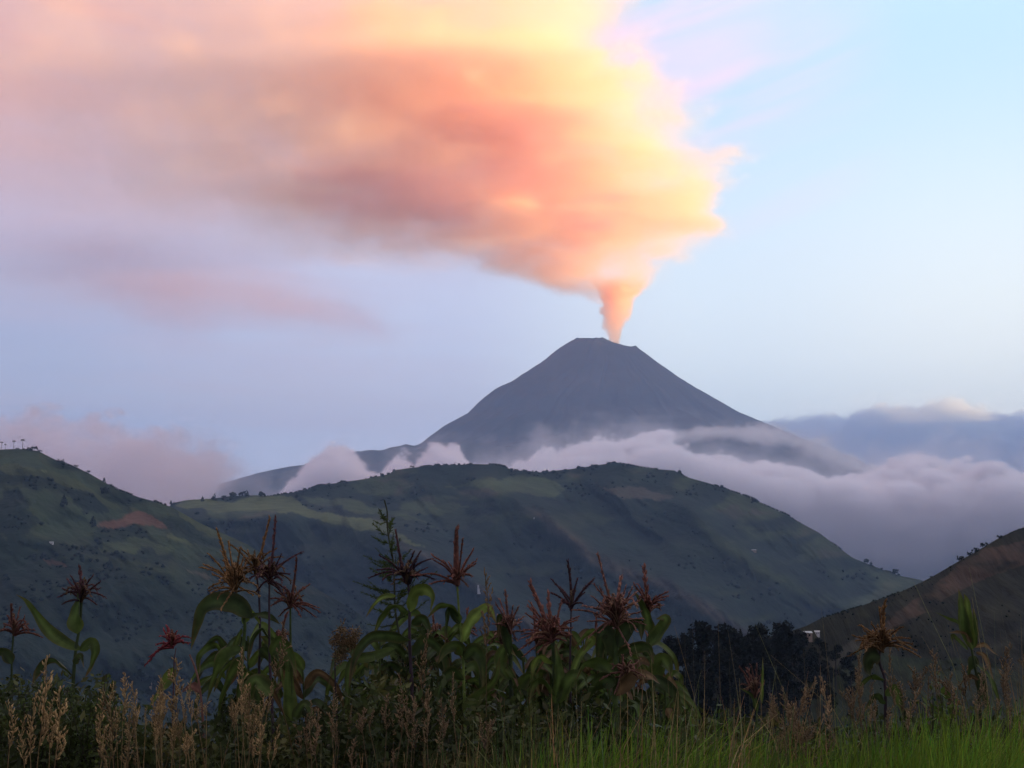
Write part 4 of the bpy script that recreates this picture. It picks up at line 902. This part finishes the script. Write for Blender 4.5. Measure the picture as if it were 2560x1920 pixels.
for i,(px,t_,w,l) in enumerate(((2461,1357,1.3,'uppermost dark bush on the right hill skyline'),(2438,1370,1.2,'large dark bush on the right hill skyline'),(2424,1381,1.,'middle dark bush of three on the right hill skyline'),(2402,1390,1.2,'lowest of the three dark bushes on the right hill skyline'),(2499,1338,1.5,'low bush near the right edge on the right hill skyline'))):
    b=float(RIGHT(px))+4; far_tree('bush',l,px,b,t_,*RA,w=1.3,group='bushes on the right hill skyline')
# ---- eucalyptus grove
def big_tree(label,px,top,wpx,base,seed,crown_lo=.25):
    p=surf(RD,RIGHT,YR,.5,px,base); Y=p[1]; k=Y/FPX; p=P(px,base,Y); H=(base-top)*k; W=wpx*k
    o=bpy.data.objects.new('eucalyptus_tree',None); link(o); tag(o,label,'tree','dark eucalyptus grove beside the right hill')
    r=np.random.RandomState(seed); lean=r.normal()*.04
    ax=lambda t:p+np.array((lean*H*t,0,H*t))
    mb=MB(); tube(mb,np.stack([ax(-.1),ax(.3),ax(.6),ax(.9)]),np.array((.022,.017,.011,.004))*H,np.array((.04,.035,.03)),6)
    cl=[]
    for i in range(13):
        t=crown_lo+(1-crown_lo)*(i+.5)/13; a=r.uniform(0,6.28); R=W*.5*(math.sin(min(1,(1-t)/(1-crown_lo)*1.15+.12)*math.pi*.5))*r.uniform(.45,1.)
        e=ax(t)+np.array((math.cos(a)*R,math.sin(a)*R,H*.04)); tube(mb,np.stack([ax(t-.12),(ax(t-.05)+e)/2,e]),np.array((.006,.004,.002))*H,np.array((.04,.035,.03)),4); cl.append((e,H*r.uniform(.07,.12)))
    cl.append((ax(.95),H*.05)); mb.build('trunk',barkmat,o)
    V=[];n=200
    for e,s in cl:
        d=unit(r.normal(size=(n,3)))*(r.rand(n,1)**.45)*s*np.array((1.15,1.15,.85)); c=e+d; a=unit(r.normal(size=(n,3))); b=unit(np.cross(a,r.normal(size=(n,3)))); q=s*r.uniform(.14,.34,(n,1))
        V.append(np.stack([c-a*q,c+b*q*.5,c+a*q,c-b*q*.5],1))
    V=np.concatenate(V); F=np.arange(len(V)*4).reshape(-1,4)
    C=np.repeat((np.array((.009,.012,.009))*r.uniform(.5,1.5,(len(V),1)))[:,None],4,1)
    rawmesh('crown',V.reshape(-1,3),F,C.reshape(-1,3),treemat,o)
for i,(px,top,w,b,l,cr) in enumerate((
  (1692,1618,34,1800,'small outermost eucalyptus with a flat tuft at the left end of the grove',.75),
  (1727,1606,70,1830,'eucalyptus second from the left end of the dark grove',.2),
  (1757,1588,76,1840,'tall left peak of the dark eucalyptus grove',.15),
  (1795,1640,70,1840,'lower eucalyptus in the dip right of the left peak',.1),
  (1812,1594,44,1830,'slender eucalyptus with separate round top in the middle dip',.55),
  (1845,1600,70,1820,'eucalyptus with a ragged top left of the grove centre',.2),
  (1872,1612,60,1820,'rounded eucalyptus in the centre of the grove',.1),
  (1898,1588,66,1810,'tall pointed eucalyptus just right of the grove centre',.15),
  (1935,1600,70,1800,'broad eucalyptus on the right shoulder of the grove',.1),
  (1965,1578,64,1790,'tall eucalyptus touching the lower end of the right skyline',.15),
  (1995,1600,70,1780,'eucalyptus at the right end of the grove below the huts',.1),
  (1740,1700,110,1880,'low dense eucalyptus in front at the left foot of the grove',.05),
  (1830,1690,120,1880,'low dense eucalyptus in front of the grove centre',.05),
  (1925,1680,120,1860,'low dense eucalyptus in front of the right shoulder',.05),
  (2048,1604,50,1700,'small dark tree just below the white hut',.1),
  (2090,1622,60,1720,'dark tree right of the white hut on the slope',.1),
  (2128,1640,60,1740,'low dark tree at the head of the pale spur',.1),
  (2025,1640,70,1780,'smaller eucalyptus on the slope right of the grove',.1),
  (2060,1665,60,1780,'rightmost small eucalyptus above the pale spur',.1))):
    big_tree(l,px,top,w,b,900+i,cr)
# ---- houses
wallm=bpy.data.materials.new('house_wall'); 
def plain(name,c,r=.8):
    m=bpy.data.materials.new(name); m.use_nodes=True; t=NT(m.node_tree); b=t.n['Principled BSDF']; n=t.add('ShaderNodeTexNoise',{'Scale':3.,'Detail':5.}); tc=t.add('ShaderNodeTexCoord'); t.link(tc.outputs['Object'],n.inputs['Vector'])
    mx=t.add('ShaderNodeMix',data_type='RGBA'); t.link(n.outputs[0],mx.inputs[0]); mx.inputs[6].default_value=(*[x*.7 for x in c],1); mx.inputs[7].default_value=(*[min(1,x*1.25) for x in c],1); t.link(mx.outputs[2],b.inputs['Base Color']); b.inputs['Roughness'].default_value=r; return m
WH=plain('white_plaster',(.5,.5,.49)); TN=plain('tan_plaster',(.25,.19,.14)); RF=plain('metal_roof',(.34,.34,.33),.5); RD_=plain('brown_roof',(.16,.11,.08)); DK=plain('dark_opening',(.02,.02,.025)); GR=plain('green_plaster',(.34,.42,.36))
def boxm(name,lo,hi,mat,parent,rot=0,at=(0,0,0),roof=0):
    x0,y0,z0=lo;x1,y1,z1=hi; V=[(x0,y0,z0),(x1,y0,z0),(x1,y1,z0),(x0,y1,z0),(x0,y0,z1),(x1,y0,z1),(x1,y1,z1),(x0,y1,z1)]; F=[(0,3,2,1),(0,1,5,4),(1,2,6,5),(2,3,7,6),(3,0,4,7)]
    if roof: V+=[(x0,(y0+y1)/2,z1+roof),(x1,(y0+y1)/2,z1+roof)]; F+=[(4,5,9,8),(6,7,8,9),(4,8,7),(5,6,9)]
    else: F+=[(4,5,6,7)]
    me=bpy.data.meshes.new(name); me.from_pydata(V,[],F); me.materials.append(mat); o=link(bpy.data.objects.new(name,me)); o.parent=parent; return o
def house(label,px,base,wpx,hpx,A,wm,rm,rot=0.,pitch=.35):
    p=surf(*A,px,base); Y=p[1]-.3; k=Y/FPX; p=P(px,base,Y); w=wpx*k;h=hpx*k; o=link(bpy.data.objects.new('house',None)); tag(o,label,'house','small far houses on the slopes'); o.location=p; o.rotation_euler=(0,0,rot)
    d=w*.7; hw=h*.68
    boxm('wall',(-w/2,0,-h),(w/2,d,hw),wm,o); boxm('roof',(-w*.54,-w*.05,hw+.01),(w*.54,d+w*.05,hw+h*.06),rm,o,roof=h*.28)
    boxm('door',(-w*.06,-w*.012,0.),(w*.06,0-.002,hw*.75),DK,o)
    for s in (-1,1): boxm('window',(s*w*.3-w*.07,-w*.012,hw*.35),(s*w*.3+w*.07,-.002,hw*.72),DK,o)
house('low brown house with a pale flat roof on the right hill skyline above the grove',2014,1592,34,13,RA,TN,RF,.1)
house('small bright white hut beside the low brown house on the right hill',2042,1586,14,9,RA,WH,WH,-.2)
house('pale green house with a white roof seen low between the maize plants',1354,1766,36,34,MA,GR,WH,.3)
house('tiny white house on the mid slope right of the bright red tassel',1198,1474,7,11,MA,WH,RF,.2)
house('tiny white house on the left hill below the brown field',128,1360,9,6,LA,WH,RF,.1)
house('pale hut low on the dark left slope beside the crimson flower spray',373,1712,13,12,LA,TN,RF,.4)
house('tiny white house high on the middle hill',1337,1298,5,4,MA,WH,WH,.0)
house('long white roofed house above the eucalyptus grove on the middle hill',1880,1378,22,4,MA,TN,WH,.1)
# ---- dense weeds
def undergrowth():
    top=crestf([(-100,1700),(0,1700),(150,1685),(280,1700),(330,1800),(480,1790),(560,1760),(700,1770),(800,1775),(870,1700),(950,1650),(1100,1690),(1180,1715),(1250,1720),(1400,1725),(1600,1735),(1700,1770),(2150,1800),(2300,1780),(2600,1760)])
    r=np.random.RandomState(77); n=60000
    px=r.uniform(-80,2640,n); Y=r.uniform(5.2,7.6,n); tp=top(px)+fbm(px/40,Y*2,0,4,78)*45+10; q=r.rand(n)**.6; py=tp+(1990-tp)*q
    c=P(px,py,Y); a=unit(r.normal(size=(n,3))+np.array((0,0,.6))); b=unit(np.cross(a,r.normal(size=(n,3)))); s=r.uniform(.008,.028,(n,1)); 
    V=np.stack([c-a*s,c+b*s*.42,c+a*s,c-b*s*.42],1)
    cl=fbm(px/70,py/60,Y,3,79)
    C=np.array((.040,.054,.016))*(r.uniform(.45,1.6,(n,1)))*(1+.5*cl[:,None]); C=C*(1+np.stack([.5*np.clip(cl,0,1),0*cl,0*cl],1))
    return rawmesh('undergrowth',V.reshape(-1,3),np.arange(n*4).reshape(-1,4),np.repeat(C[:,None],4,1).reshape(-1,3),LEAFM)
tag(undergrowth(),kind='stuff')
# ---- put every thing's empty at the base of its parts
for o in list(S.objects):
    if o.type=='EMPTY' and o.parent is None and o.location.length<1e-6:
        pts=[]
        st_=[c for c in S.objects if c.parent is o] if False else list(o.children)
        stack=list(st_)
        while stack:
            c=stack.pop(); stack+=list(c.children)
            if c.type=='MESH' and len(c.data.vertices):
                a=np.empty(len(c.data.vertices)*3,np.float32); c.data.vertices.foreach_get('co',a); a=a.reshape(-1,3)+np.array(c.location); pts.append((a.min(0),a.max(0)))
        if not pts: continue
        lo_=np.min([p[0] for p in pts],0); hi_=np.max([p[1] for p in pts],0)
        base_=Vector((float(lo_[0]+hi_[0])/2,float(lo_[1]+hi_[1])/2,float(lo_[2])))
        if o.name=='ash_plume': base_=Vector((VCX,VY,2050.))
        o.location=base_
        for c in st_: c.location=c.location-base_
print('done',time.time()-T0)
